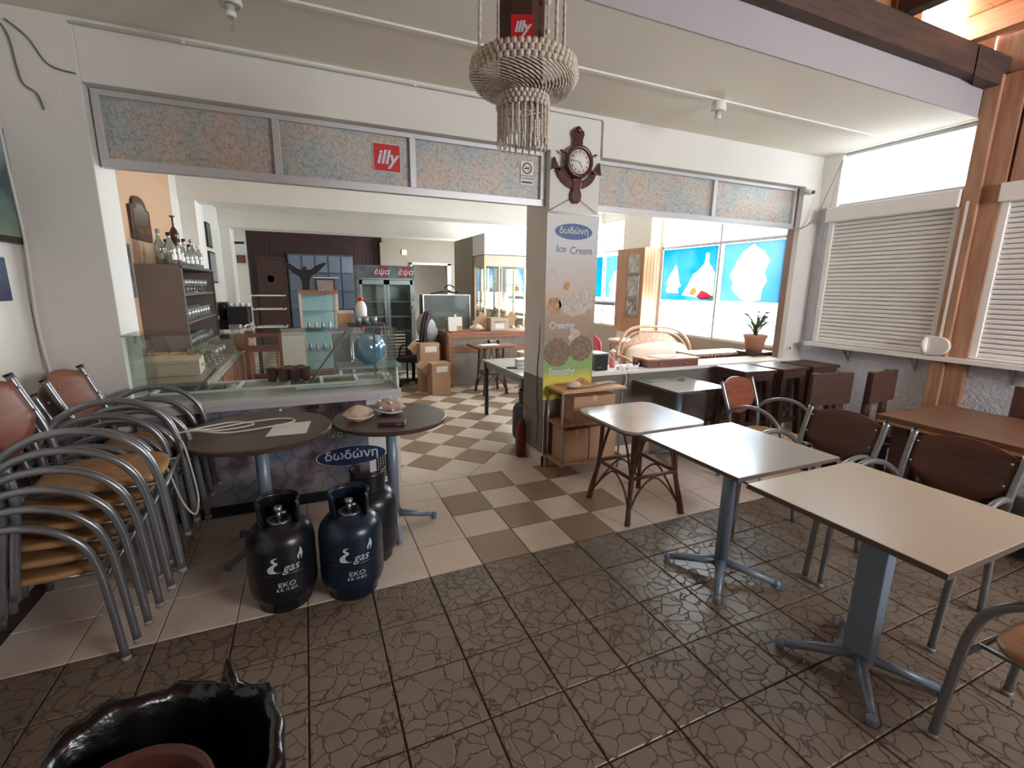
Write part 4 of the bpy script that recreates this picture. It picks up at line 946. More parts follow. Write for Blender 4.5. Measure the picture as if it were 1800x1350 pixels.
text('Ice', .085, M('grey_print', (120, 124, 130), .5), t, (-.12, -.0045, -.305), shear=.1, sx=1.05, bold=.001); text('Cream', .088, bpy.data.materials['grey_print'], t, (.085, -.0045, -.315), shear=.1, sx=.95, bold=.001)
text('Icy', .085, m_print, t, (-.165, -.0055, -.50), shear=.15, sx=.9, bold=.0015); text('Creamy', .090, m_print, t, (-.09, -.0055, -.975), shear=.15, sx=.9, bold=.0015); text('Smoothy', .090, m_print, t, (-.075, -.0055, -1.40), shear=.15, sx=.85, bold=.0015)

# bead hanging basket with brown coffee tin
CX, CY = .655, -.50
t = thing('bead_hanging_basket', 'hanging basket of pale shell beads with long tassels', 'hanging basket', (CX, CY, 2.53))
def ring(nm, z, r, n, br, sz=1.0):
    b = B()
    for k in range(n): a = 2 * PI * (k + (.5 if abs(z) < .001 or abs(z + .117) < .001 else 0)) / n; b.ball((r * math.cos(a), r * math.sin(a), z), br, 7, 5, 1, 1, sz)
    return b.build(nm, m_bead, t, kind='stuff')
for k, (z, r) in enumerate(((.022, .205), (.0, .210), (-.024, .212))): ring('rim_bead_row', z, r, 52, .0125)
for k, (z, r) in enumerate(((-.098, .098), (-.117, .101), (-.136, .104))): ring('neck_bead_row', z, r, 30, .0105)
B().tube(arc((0, 0, .012), .208, 0, 2 * PI, 48, 'xy')[:-1], .003, 5, closed=True).build('rim_cord', m_bead, t)
B().tube(arc((0, 0, -.012), .211, 0, 2 * PI, 48, 'xy')[:-1], .003, 5, closed=True).build('rim_cord', m_bead, t)
b = B()
for k in range(46):
    a = 2 * PI * k / 46; a2 = a + 1.25; pts = []
    for j in range(15):
        u = j / 14; aa = a + (a2 - a) * u; r = .212 + (.10 - .212) * u + .028 * math.sin(PI * u) ; z = -.03 - .062 * u ** 1.15 - .014 * math.sin(PI * u)
        pts.append((r * math.cos(aa), r * math.sin(aa), z))
    b.tube(pts, .003, 5, rs=[.0046 if q % 2 else .0026 for q in range(15)])
b.build('twisted_bead_string', m_bead, t, kind='stuff')
b = B()
for k in range(52):
    a = 2 * PI * k / 52; L_ = .105 + .02 * random.random(); r = .104 - .012 * (k % 2)
    n_ = 19; b.tube([(r * math.cos(a), r * math.sin(a), -.145 - L_ * j / n_) for j in range(n_ + 1)], .004, 5, rs=[.0058 if q % 2 else .0032 for q in range(n_ + 1)])
b.build('tassel_string', m_bead, t, kind='stuff')
for k in range(22):
    a = 2 * PI * k / 22; p = (.104 * math.cos(a), .104 * math.sin(a), -.272); B().tube([(p[0], p[1], -.25), p, (p[0], p[1], -.292)], .003, 6, rs=[.0025, .0055, .0015]).build('tassel_end', m_bead, t)
for k in range(4):
    a = R(10 + 90 * k); n_ = 60; b = B()
    b.tube([((.208 - .02 * j / n_) * math.cos(a), (.208 - .02 * j / n_) * math.sin(a), .02 + .95 * j / n_) for j in range(n_ + 1)], .004, 6, rs=[.0085 if q % 2 else .005 for q in range(n_ + 1)])
    b.build('hanging_cord', m_bead, t)
B().lathe([(0, -.095), (.10, -.09), (.10, -.085), (0, -.09)], n=20).build('basket_floor', m_bead, t)
b = B()
for k in range(12): b.ball((.05, -.105, .06 + k * .05), .011 if k % 2 else .006, 8, 6)
b.cyl((.05, -.105, .0), (.05, -.105, .62), .002, 5).build('shell_strand', m_bead, t, kind='stuff')
c = thing('coffee_tin', 'brown coffee tin with small red square, standing in the bead basket', 'tin', (CX - .012, CY, 2.446), R(-24))
B().lathe([(0, 0), (.088, 0), (.092, .006), (.096, .36), (.085, .39), (.06, .41), (0, .42)], n=8, a0=R(22.5), a1=R(382.5), sm=False).build('body', m_tan, c, bev=.004)
c2 = B().box(-.042, -.0935, .155, .042, -.086, .239).build('red_square', m_red, c, ); text('illy', .052, m_print, c2, (0, -.0948, .197), shear=.25, bold=.002)

# ============================================================ INTERIOR, LEFT SIDE
# back counter along the left wall
t = thing('back_counter', 'long low counter along the apricot wall behind the freezer', 'counter', (-1.41, 3.9, 0))
B().box(-.31, -2.05, 0, .40, 1.66, .88).build('carcass', m_beige, t, bev=.004); B().box(-.315, -2.07, .88, .43, 1.68, .915).build('worktop', M('counter_top', (150, 140, 126), .4, var=(20, .15)), t, bev=.004)
for k in range(5): B().box(.40, -2.0 + k * .73, .12, .416, -1.32 + k * .73, .80).build('door', m_oak, t, bev=.003)
# glass cabinet
CW = .38
t = thing('glass_rack', 'grey brown wall cabinet with open side full of glasses', 'cabinet', (XL, 3.30, .96))
m_cab = M('grey_brown_laminate', (112, 100, 94), .45, var=(3, .05))
B().box(.002, 0, 0, CW, .02, .89).build('end_panel', m_cab, t, bev=.002); B().box(.002, 1.78, 0, CW, 1.80, .89).build('end_panel', m_cab, t, bev=.002)
B().box(.002, .02, 0, .014, 1.78, .89).build('back_panel', m_cab, t)
for z in (0, .29, .58, .868): B().box(.014, .02, z, CW - .01, 1.78, z + .02).build('shelf', m_cab, t)
B().box(CW, 0, 0, CW + .006, .03, .89).box(CW, 1.77, 0, CW + .006, 1.80, .89).box(CW, 0, .86, CW + .006, 1.80, .89).build('front_trim', m_silver, t)
gp = B().lathe([(0, 0), (.030, 0), (.034, .09), (.031, .09), (.028, .006), (0, .006)], n=12)
gm = gp.mesh('drinking_glass', m_bottle)
gp2 = B().lathe([(0, 0), (.028, .0), (.005, .008), (.005, .07), (.034, .10), (.036, .15), (.032, .15), (.03, .105), (0, .085)], n=12).mesh('wine_glass', m_bottle)
nm = ['lower', 'middle', 'upper']
for lv in range(3):
    for row in range(2):
        for k in range(10):
            me = gp2 if lv == 2 else gm; n_ = 'stemmed_glass' if lv == 2 else 'drinking_glass'
            o = bpy.data.objects.new(n_, me); COL.objects.link(o); o.location = (XL + .30 - row * .12, 3.30 + .12 + row * .06 + k * .165 + random.uniform(-.01, .01), .96 + .02 + .29 * lv)
            tag(o, '%s glass on the %s cabinet shelf, %s row, %s from the near end' % ('stemmed' if lv == 2 else 'clear', nm[lv], ['front', 'back'][row], ['first', 'second', 'third', 'fourth', 'fifth', 'sixth', 'seventh', 'eighth', 'ninth', 'tenth'][k]), 'glass', 'glasses on the %s cabinet shelf' % nm[lv])
            if lv == 1: o.scale = (1, 1, 1.4)
def bottle(lab, x, y, z, r, h, mt, capm, neck=.35, group='bottles on top of the glass cabinet'):
    t = thing('bottle', lab, 'bottle', (x, y, z), 0, group)
    B().lathe([(0, 0), (r, .004), (r, h * (1 - neck) - r * .5), (r * .8, h * (1 - neck)), (r * .36, h * (1 - neck) + r * .9), (r * .32, h * .93), (r * .36, h * .95), (r * .34, h)], n=14).build('body', mt, t)
    B().lathe([(0, h * .93), (r * .42, h * .93), (r * .42, h + .012), (0, h + .014)], n=10).build('cap', capm, t)
    B().lathe([(r + .0008, h * .16), (r + .0008, h * .34)], n=14, a0=-1.2, a1=1.0, closed=False).build('label', m_paper if mt is m_bottle else m_cream, t)
zt = .96 + .89
hs = [(.30, 3.36, .052, .30, m_bottle, m_black), (.20, 3.42, .045, .33, m_bottle, m_silver), (.31, 3.52, .05, .34, m_bottle, m_silver), (.22, 3.60, .04, .25, m_bottle, m_black), (.32, 3.66, .04, .26, m_bottle, m_black), (.25, 3.78, .045, .29, m_bottle, m_silver), (.33, 3.85, .035, .2, m_bottle, m_white), (.30, 3.98, .036, .22, m_bottle, m_white), (.22, 4.02, .045, .30, m_bottle, m_black), (.32, 4.12, .04, .24, m_bottle, m_black), (.25, 4.26, .05, .31, m_bottle, m_black), (.33, 4.32, .04, .26, m_bottle, m_white), (.28, 4.48, .05, .32, m_bottle, m_silver), (.33, 4.60, .04, .27, m_bottle, m_white)]
for k, (dx, y, r, h, mt, cp) in enumerate(hs): bottle('glass bottle on the cabinet top: %s' % ['front slim, dark stopper', 'tall slim with silver cap, by the wall', 'big and clear beside the decanter', 'short, black cap, by the wall', 'small, black cap, front edge', 'silver cap, left of the middle', 'small, white cap, left of centre', 'small, white cap, in the centre', 'tall, black cap, middle by the wall', 'black cap, right of the middle', 'wide, black cap, towards the far end', 'white cap, third from the far end', 'tall, silver cap, second from the far end', 'white cap, at the far end'][k], XL + dx, y, zt, r, h, mt, cp)
t = thing('decanter', 'tall dark metal decanter with long stem among the bottles', 'decanter', (XL + .33, 3.46, zt))
B().lathe([(0, 0), (.03, 0), (.03, .01), (.012, .03), (.02, .22), (.04, .26), (.042, .31), (.026, .35), (.008, .38), (.008, .46), (.03, .48), (0, .485)], n=14).build('body', m_anchor, t)
# pictures on the left wall
def picture(lab, x, y, z, w, h, frm, prm, arch=False, rz=0, th=.03, bw_=.05):
    t = thing('framed_picture' if frm else 'poster', lab, 'picture', (x, y, z))
    if arch: pol = [(-w / 2, -h / 2), (w / 2, -h / 2), (w / 2, h * .22), (w * .36, h * .25)] + [(w * .33 * math.cos(a), h * .28 + h * .20 * math.sin(a)) for a in [PI * k / 10 for k in range(11)]] + [(-w * .36, h * .25), (-w / 2, h * .22)]
    else: pol = [(-w / 2, -h / 2), (w / 2, -h / 2), (w / 2, h / 2), (-w / 2, h / 2)]
    B().prism(pol, 0, th, 'x').build('frame', frm, t, bev=.004)
    k = 1 - 2 * bw_ / w; kz = 1 - 2 * bw_ / h
    B().prism([(a * k, b_ * kz - (.0)) for a, b_ in pol], th, th + .002, 'x').build('print', prm, t)
    return t
m_sea = grad('seascape_print', [(0, (120, 132, 104)), (1, (150, 180, 178))])
def sea(name, cs, sc_=2.0):
    m = bpy.data.materials.new(name); m.use_nodes = True; nt = m.node_tree; N = nt.nodes; b = N['Principled BSDF']; b.inputs['Roughness'].default_value = .12
    tc = N.new('ShaderNodeTexCoord'); sp = N.new('ShaderNodeSeparateXYZ'); no = N.new('ShaderNodeTexNoise'); no.inputs['Scale'].default_value = 7
    mu = N.new('ShaderNodeMath'); mu.operation = 'MULTIPLY_ADD'; mu.inputs[1].default_value = .22; mu.inputs[2].default_value = .39
    ad = N.new('ShaderNodeMath'); nt.links.new(tc.outputs['Object'], sp.inputs[0]); nt.links.new(tc.outputs['Object'], no.inputs[0]); nt.links.new(no.outputs[0], mu.inputs[0])
    ml = N.new('ShaderNodeMath'); ml.operation = 'MULTIPLY'; ml.inputs[1].default_value = 1.0; nt.links.new(sp.outputs[2], ml.inputs[0])
    nt.links.new(mu.outputs[0], ad.inputs[0]); nt.links.new(ml.outputs[0], ad.inputs[1])
    cr = N.new('ShaderNodeValToRGB'); el = cr.color_ramp.elements; el[0].position = .15; el[0].color = lin(cs[0]); el[1].position = .85; el[1].color = lin(cs[-1])
    for i, c_ in enumerate(cs[1:-1]): e = el.new(.15 + .7 * (i + 1) / (len(cs) - 1)); e.color = lin(c_)
    nt.links.new(ad.outputs[0], cr.inputs[0]); nt.links.new(cr.outputs[0], b.inputs['Base Color']); return m
m_sea1 = sea('shore_print', [(132, 128, 96), (98, 122, 108), (60, 96, 100), (40, 58, 60), (130, 160, 160), (150, 176, 178)])
m_old = sea('sepia_print', [(110, 84, 66), (128, 98, 78), (52, 40, 36), (150, 136, 118), (170, 158, 140)])
m_drk = sea('dark_photo', [(40, 52, 80), (50, 50, 90), (70, 100, 130), (34, 38, 60)])
picture('large seascape picture in a dark frame cut by the left picture edge', XL, .98, 2.19, .82, .62, m_black, m_sea1, bw_=.035)
o = picture('small dark blue photo below the seascape at the left edge', XL, .92, 1.68, .40, .235, m_drk, m_drk, th=.004, bw_=.004)
picture('arched dark wooden picture on the apricot wall', XL, 3.66, 2.31, .62, .44, m_dwood, m_old, True, bw_=.07)
picture('tall narrow grey calendar strip on the apricot wall', XL, 3.10, 1.78, .28, .50, m_silver, M('grey_strip', (70, 76, 80), .3, rgb2=(112, 118, 122), var=(9, 1)), th=.01, bw_=.03)
picture('small dark framed picture high beyond the wall pilaster', XL + .0, 7.55, 2.5, .40, .42, m_black, M('grey_photo', (110, 108, 104), .3), bw_=.03)
picture('tall dark framed picture below the small one, beyond the pilaster', XL + .0, 7.65, 1.95, .60, .55, m_black, M('pale_photo', (166, 164, 158), .3), bw_=.03)
# boxes on the counter
t = thing('cardboard_box', 'long pale cardboard box on the counter behind the freezer', 'box', (-1.36, 2.30, .916), R(4))
B().box(-.27, -.17, 0, .27, .17, .13).build('carton', m_cardw, t, bev=.003); B().box(-.27, -.171, .1, .2, -.17, .102).build('lid_edge', m_ink, t)
text('ΣΚΕΥΗ', .03, M('green_ink', (90, 130, 104), .7), t, (.272, 0, .06), rot=(PI / 2, 0, PI / 2))
t = thing('cardboard_box', 'flat beige cardboard box behind the long pale one', 'box', (-1.42, 2.82, .916), R(-6)); B().box(-.22, -.15, 0, .22, .15, .10).build('carton', m_card, t, bev=.003); B().box(-.03, -.15, .1, .03, .15, .101).build('tape', bpy.data.materials['tape'], t)
for k in range(10):
    x, y = -1.24 + .09 * (k % 3) + .008 * (k // 3), 2.75 + .16 * (k // 3)
    o = bpy.data.objects.new('stemmed_glass', gp2); COL.objects.link(o); o.location = (x, y, .916)
    tag(o, 'stemmed glass on the low counter, %s row from the camera, %s' % (['first', 'second', 'third', 'last'][k // 3], ['nearest the wall', 'in the middle', 'at the counter edge'][k % 3]), 'glass', 'glasses on the low counter')
# coffee grinder, espresso machine, wall shelf
t = thing('coffee_grinder', 'black coffee grinder on the counter beside the glass cabinet', 'grinder', (-1.30, 5.32, .916))
B().box(-.08, -.10, 0, .08, .10, .26).build('body', m_black, t, bev=.01); B().lathe([(0, .26), (.06, .26), (.09, .36), (.09, .46), (.07, .50), (0, .50)], n=18).build('hopper', M('smoked_hopper', (40, 38, 36), .2), t); B().box(-.05, -.18, .08, .05, -.10, .12).build('portafilter_fork', m_silver, t)
t = thing('espresso_machine', 'dark espresso machine with steel fittings on the left counter', 'coffee machine', (-1.10, 5.27, .916))
B().box(-.13, -.22, .20, .13, .22, .44).build('body', m_black, t, bev=.012); B().box(-.13, -.22, 0, .12, .22, .06).build('base', m_silver, t, bev=.006); B().box(-.13, -.2, .06, -.05, .2, .2).build('back_plate', m_silver, t)
for y in (-.12, .12): B().cyl((.05, y, .13), (.05, y, .20), .03, 14).cyl((.06, y, .15), (.16, y, .14), .010, 8).build('group_head', m_silver, t)
for k in range(4):
    o = B().lathe([(0, 0), (.025, 0), (.035, .05), (.032, .05), (.022, .006), (0, .006)], n=12).build('coffee_cup', m_white, None, (-1.19 + k * .07, 5.18, 1.357)); tag(o, 'small white cup on the espresso machine, %s' % ['leftmost', 'second from left', 'third from left', 'rightmost'][k], 'cup', 'cups on the espresso machine')
# standing small shelf rack with plates by the maroon wall
t = thing('wire_rack', 'narrow two-tier rack against the maroon panelling', 'rack', (-.90, 7.2, 0))
for sx in (-.16, .30):
    for sy in (-.18, .18): B().box(sx - .015, sy - .015, 0, sx + .015, sy + .015, 1.50).build('post', m_dwood, t)
for z in (.5, .9, 1.22, 1.46): B().box(-.32, -.2, z, .34, .2, z + .018).build('shelf', m_white, t)
t = thing('carafe', 'brown clay jug beside the wooden panels left of the display cabinet', 'jug', (-.80, 3.55, 0)); t.location = (-.92, 3.72, .916); t.scale = (1.3,) * 3
B().lathe([(0, 0), (.05, 0), (.07, .06), (.065, .12), (.03, .17), (.038, .20), (.03, .2), (.02, .17), (0, .16)], n=18).build('body', m_terra, t); B().tube(smooth_path([(.03, 0, .18), (.08, 0, .17), (.07, 0, .10)]), .008, 7).build('handle', m_terra, t)
t = thing('folded_wooden_chairs', 'reddish brown wooden folding chair leaning behind the freezer', 'chair', (-.70, 3.35, 0)); t.name = 'folding_chair'
for sx in (-.17, .17): B().beam((sx, 0, 0), (sx, .22, 1.15), .035, .05).build('side_rail', m_fold, t)
for z, y in ((1.08, .205), (.92, .175), (.60, .115), (.52, .10)): B().box(-.16, y - .015, z, .16, y + .01, z + .07).build('slat', m_fold, t)
B().beam((-.13, -.06, .06), (-.13, .20, .96), .03, .04).beam((.13, -.06, .06), (.13, .20, .96), .03, .04).build('rear_rails', m_oak, t)
t = thing('white_cabinet', 'plain off-white cabinet behind the freezer', 'cabinet', (-.40, 3.9, 0)); B().box(-.15, 0, 0, .13, .45, 1.08).build('body', m_cream, t, bev=.004); B().box(-.16, -.012, 1.08, .14, .46, 1.10).build('top', m_white, t); B().box(-.14, -.012, .06, .12, 0, 1.05).build('door', m_wallw, t, bev=.003)

# wood framed display vitrine
t = thing('display_vitrine', 'tall glass display cabinet with light wood frame and brown top', 'cabinet', (-.05, 5.35, 0))
W, D = .25, .24
for sx in (-1, 1):
    for sy in (-1, 1): B().box(sx * W - .018, sy * D - .018, 0, sx * W + .018, sy * D + .018, 1.54).build('post', m_cream, t, bev=.002)
B().box(-W - .03, -D - .03, 1.54, W + .03, D + .03, 1.585).build('top', m_oak, t, bev=.003); B().box(-W, -D, .30, W, D, .34).build('bottom', m_oak, t)
for z in (.68, 1.0, 1.27): B().box(-W + .02, -D + .02, z, W - .02, D - .02, z + .008).build('glass_shelf', m_gtint, t)
B().box(-W, -D - .002, .34, W, -D + .002, 1.54).build('front_glass', m_gtint, t); B().box(-W + .02, D - .01, .34, W - .02, D, 1.54).build('mirror_back', M('painted_window_reflection', (188, 222, 232), .25), t)  # mirror back: window reflection painted as flat pale blue
for k in range(8):
    o = B().lathe([(0, 0), (.02, 0), (.026, .05), (.016, .07), (.018, .10), (0, .11)], n=10).build('ornament', m_white if k % 2 else m_silver, None, (-.21 + .10 * (k % 4), 5.30, (.689 if k < 4 else 1.009))); tag(o, '%s ornament on the %s shelf of the wood framed display cabinet, %s' % ('white' if k % 2 else 'silvery', 'lower' if k < 4 else 'upper', ['far left', 'left of centre', 'right of centre', 'far right'][k % 4]), 'ornament', 'ornaments in the display cabinet')
# eagle
t = thing('eagle_figure', 'black wooden eagle with spread wings before the grey glass blocks', 'figurine', (-.20, 8.0, 0))
B().box(-.14, -.12, 0, .14, .12, 1.50).build('pedestal', m_maroon, t, bev=.004)
B().prism([(-.08, 1.50), (.08, 1.50), (.07, 1.70), (.10, 1.82), (.22, 1.90), (.34, 2.02), (.42, 2.10), (.36, 2.11), (.24, 2.06), (.10, 1.96), (.04, 1.96), (.03, 2.01), (0, 2.03), (-.03, 2.01), (-.04, 1.96), (-.12, 1.97), (-.26, 2.07), (-.40, 2.12), (-.34, 2.02), (-.22, 1.90), (-.10, 1.82), (-.07, 1.70)], -.04, .03, 'y').build('body_and_wings', m_black, t, bev=.012)
# clutter stand: dark tray with plastic bottle, plus carton
t = thing('clutter_table', 'small dark topped trolley with a white plastic bottle on it', 'trolley', (.44, 3.55, 0))
B().box(-.22, -.17, 1.18, .22, .17, 1.215).build('tray', m_black, t, bev=.006)
for sx in (-.19, .19):
    for sy in (-.14, .14): B().cyl((sx, sy, 0), (sx, sy, 1.18), .010, 8).build('leg', m_silver, t)
for z in (.35, .78): B().box(-.2, -.15, z, .2, .15, z + .015).build('shelf', m_silver, t)
t = thing('plastic_bottle', 'big white plastic bottle with red cap on the dark tray', 'bottle', (.385, 3.55, 1.216)); B().lathe([(0, 0), (.065, .004), (.067, .19), (.05, .24), (.025, .265), (.025, .28), (0, .28)], n=20).build('body', m_white, t); B().lathe([(0, .27), (.03, .27), (.03, .31), (0, .312)], n=14).build('cap', m_red, t)
for k in range(3):
    o = bpy.data.objects.new('drinking_glass', gm); COL.objects.link(o); o.location = (.34 + .09 * k, 3.44, 1.216); tag(o, 'clear glass on the dark tray by the white bottle, %s' % ['left one', 'middle one', 'right one'][k], 'glass', 'glasses on the dark tray')
t = thing('cardboard_box', 'small brown carton standing on a stack left of the white bottle', 'box', (.22, 3.85, 1.12)); B().box(-.09, -.07, .0, .09, .07, .20).build('carton', m_card, t, bev=.002); B().box(-.095, -.075, .20, .095, .075, .235).build('lid', m_cream, t, bev=.002)
t = thing('side_cabinet', 'grey side cabinet under the small brown carton', 'cabinet', (.22, 3.85, 0)); B().box(-.17, -.15, 0, .17, .20, 1.09).build('body', m_fridge, t, bev=.004); B().box(-.18, -.16, 1.09, .18, .21, 1.118).build('top', m_cream, t)
# plastic wrapped blue bundle of cups in the freezer's lee
t = thing('wrapped_cup_bundle', 'blue tinted plastic bag full of clear cups behind the freezer glass', 'cups', (.40, 3.05, .80))
P = []
for j in range(13):
    u = j / 12; row = []
    for i in range(40):
        a = 2 * PI * i / 40; r = (.17 * math.sin(PI * min(max(u, .02), .98)) ** .35) * (1 + .05 * math.sin(a * 9 + u * 6) + .03 * math.sin(a * 17)); row.append((r * math.cos(a), r * .8 * math.sin(a), .34 * u))
    P.append(row)
B().grid(P, closed_u=True).build('bag', m_blu, t); [B().lathe([(.032, .02 + .022 * j), (.042, .022 + .022 * j), (.030, .01 + .022 * j)] if 0 else [(.03, .03), (.045, .10), (.045, .30), (.03, .31)], (dx, dy, 0), n=14, closed=False).build('cup_stack', m_white, t) for j, (dx, dy) in enumerate([(-.08, 0), (.0, .03), (.08, 0), (.02, -.06)])]
t = thing('white_trestle', 'white metal trestle stand under the wrapped cups', 'stand', (.40, 3.05, 0)); B().box(-.35, -.2, .77, .32, .2, .795).build('top', m_fridge, t)
for sx in (-.32, .29): B().beam((sx, -.18, 0), (sx, .0, .77), .03, .03).beam((sx, .18, 0), (sx, .0, .77), .03, .03).build('legs', m_white, t)
B().box(-.30, -.02, .35, .28, .02, .38).build('brace', m_white, t)

# two-door drinks fridge
t = thing('drinks_fridge', 'tall grey two-door glass fridge with dark red lettered header', 'fridge', (1.235, 7.0, 0))
W = .545
B().box(-W, .02, .0, W, .72, .12).box(-W, .02, .12, -W + .04, .72, 1.80).box(W - .04, .02, .12, W, .72, 1.80).box(-W, .68, .12, W, .72, 1.80).box(-W, .02, 1.78, W, .72, 2.05).build('body', m_fridge, t)
B().box(-W, .0, 1.81, W, .02, 2.05).build('header', M('header_print', (92, 98, 100), .4, rgb2=(60, 66, 70), var=(4, 1)), t)
for x in (-.10, .36):
    q = B().prism([(x - .10, 1.825), (x + .12, 1.825), (x + .14, 2.03), (x - .08, 2.03)], -.003, 0, 'y').build('red_patch', M('dark_red_print', (120, 34, 42), .5) if x < 0 else bpy.data.materials['dark_red_print'], t); text('έψα', .15, m_print, q, (x + .02, -.0045, 1.925), shear=.15, sx=1.0)
for sx in (-1, 1):
    x0, x1 = (-W + .04, -.005) if sx < 0 else (.005, W - .04)
    d = B().box(x0, -.01, .14, x0 + .05, .018, 1.77).box(x1 - .05, -.01, .14, x1, .018, 1.77).box(x0, -.01, .14, x1, .018, .19).box(x0, -.01, 1.69, x1, .018, 1.77).build('door', m_fridge, t)
    B().box(x0 + .05, .0, .19, x1 - .05, .006, 1.69).build('glass', m_gtint, d); B().box(x1 - .035 if sx > 0 else x1 - .035, -.04, .8, x1 - .015, -.01, 1.2).build('handle', m_silver, d)
for z in (.45, .75, 1.05, 1.35): B().box(-W + .05, .1, z, W - .05, .66, z + .012).build('shelf', m_white, t)

# ============================================================ INTERIOR, MIDDLE AND RIGHT
# bar counter
t = thing('bar_counter', 'wooden bar counter with embossed grey front panels and cluttered top', 'counter', (2.85, 4.95, 0))
B().box(-1.0, 0, .885, 1.25, .62, .925).build('worktop', m_oak, t, bev=.004); B().box(-1.0, .02, 0, -.96, .60, .885).build('end_panel', m_oak, t)
B().box(-.96, .03, 0, 1.25, .60, .885).build('carcass', m_beige, t); B().box(-.98, -.008, 0, -.90, .03, .885).box(-.90, -.008, .60, 1.25, .03, .68).box(-.90, -.008, .83, 1.25, .03, .885).build('front_rail', m_oak, t)
B().box(-.90, .012, .68, 1.25, .03, .83).build('embossed_panel', m_stone, t); B().box(-.90, .012, .05, 1.25, .03, .60).build('embossed_panel', m_stone, t)
# glass counter case with lamp and hose on it
t = thing('glass_case', 'greenish glass counter case standing behind the bar end', 'display case', (2.05, 5.75, 0))
for sx in (-.42, .42):
    for sy in (-.12, .12): B().box(sx - .012, sy - .012, .90, sx + .012, sy + .012, 1.52).build('post', m_silver, t)
B().box(-.44, -.15, 0, .44, .15, .90).build('base', m_fridge, t); B().box(-.43, -.13, 1.515, .43, .13, 1.53).build('top_frame', m_silver, t)
m_gg = glass_mat('murky_glass', (120, 142, 136), .55, .05, .5)
B().box(-.41, -.12, .91, .41, -.114, 1.51).build('front_glass', m_gg, t); B().box(-.41, .114, .91, .41, .12, 1.51).build('rear_glass', m_gg, t)
B().box(-.40, -.11, 1.2, .40, .11, 1.208).build('shelf', m_gtint, t)
o = B().tube(smooth_path([(-.22, 0, .02), (-.05, .05, .05), (.14, 0, .03), (.20, -.06, .06), (.05, -.04, .16), (-.02, .03, .10), (.1, .05, .04), (-.15, -.05, .03), (-.28, .02, .01)]), .012, 7).build('coiled_hose', m_black, None, (2.08, 5.75, 1.532)); tag(o, 'dark coiled hose lying on the greenish glass case', 'hose')
t = thing('desk_lamp', 'small white clip lamp leaning at the left of the glass case', 'lamp', (1.48, 5.86, 0)); B().cyl((0, 0, 0), (0, 0, 1.33), .012, 8).build('pole', m_silver, t); B().lathe([(.06, 0), (.04, .06), (.02, .075), (0, .08)], n=16, closed=False).build('shade', m_white, t, (.03, -.04, 1.33)); B().cyl((.03, -.04, 1.33), (.0, -.02, 1.20), .018, 10).build('bulb', m_white, t); B().lathe([(0, 0), (.12, 0), (.12, .02), (0, .025)], n=20).build('base', m_silver, t)
# gilt display cabinet against the partition
t = thing('gilt_display_cabinet', 'tall glass cabinet with pale gold frame beside the partition wall', 'cabinet', (3.72, 6.95, 0))
W, D = .58, .30; m_gold = M('pale_gold', (206, 178, 134), .35, .35)
for sx in (-1, 1):
    for sy in (-1, 1): B().box(sx * W - .02, sy * D - .02, .0, sx * W + .02, sy * D + .02, 2.30).build('post', m_gold, t)
B().box(-.28, -D - .005, .7, -.25, -D + .015, 2.1).build('door_stile', m_gold, t)
B().box(-W, -D, 2.08, W, D, 2.30).build('top_box', m_cream, t, bev=.003); B().box(-W, -D, .10, W, D, .72).build('base_box', m_gold, t, bev=.003)
for z in (1.02, 1.36, 1.72): B().box(-W + .02, -D + .02, z, W - .02, D - .02, z + .008).build('glass_shelf', m_gtint, t)
B().box(-W + .02, -D, .72, W - .02, -D + .005, 2.08).build('front_glass', m_gtint, t); B().box(-W + .02, D - .02, .72, W - .02, D - .012, 2.08).build('mirror_back', M('bright_mirror', (226, 230, 232), .03, 1.0), t)
for k in range(5):
    o = B().lathe([(0, 0), (.07, 0), (.09, .04), (.085, .09), (.05, .13), (0, .14)], n=14).build('ornament', m_bottle if k < 2 else m_gold, None, (3.32 + .17 * k, 6.85, 1.029 if k < 3 else .725)); tag(o, ['glassy round ornament, leftmost in the gilt cabinet', 'glassy round ornament, second from left in the gilt cabinet', 'golden round ornament in the middle of the gilt cabinet', 'golden ornament low in the gilt cabinet, left of two', 'golden ornament low in the gilt cabinet, rightmost'][k], 'ornament', 'ornaments in the gilt cabinet')
S(B().box(3.12, 6.62, 2.31, 4.32, 7.34, 2.72).build('wall_bulkhead', m_wallw))
# things on the bar
t = thing('open_carton', 'open pale cardboard box with raised flaps on the bar counter', 'box', (2.83, 5.22, .926))
B().box(-.17, -.15, 0, .17, .15, .004).box(-.17, -.15, 0, .17, -.145, .22).box(-.17, .145, 0, .17, .15, .22).box(-.17, -.15, 0, -.165, .15, .22).box(.165, -.15, 0, .17, .15, .22).build('body', m_cardw, t)
B().beam((-.17, 0, .22), (-.34, 0, .04), .30, .004, up=(0, 1, 0)).build('flap', m_card, t); B().beam((.17, 0, .22), (.30, 0, .10), .30, .004, up=(0, 1, 0)).build('flap', m_card, t); B().beam((0, .15, .22), (0, .22, .30), .34, .004, up=(1, 0, 0)).build('flap', m_card, t)
text('ΕΥΘΡΑΥΣΤΟ', .036, m_ink, t, (0, -.1515, .15)); B().box(-.08, -.1512, .04, .08, -.15, .12).build('label', m_paper, t)
t = thing('open_carton', 'small pinkish carton with white papers taped on, at the bar end', 'box', (2.03, 5.15, .926)); B().box(-.12, -.09, 0, .12, .09, .20).build('body', m_card, t, bev=.002); B().box(-.125, -.094, .10, .11, -.0905, .25).build('paper', m_paper, t); B().box(-.12, -.093, .0, .02, -.0905, .10).build('paper', m_paper, t); B().ball((0, -.06, .27), .022, 10, 6).build('round_knob', m_white, t)
t = thing('cloth_bundle', 'crumpled cream cloth bundle on the bar beside the open box', 'cloth', (2.42, 5.12, .926)); P = []
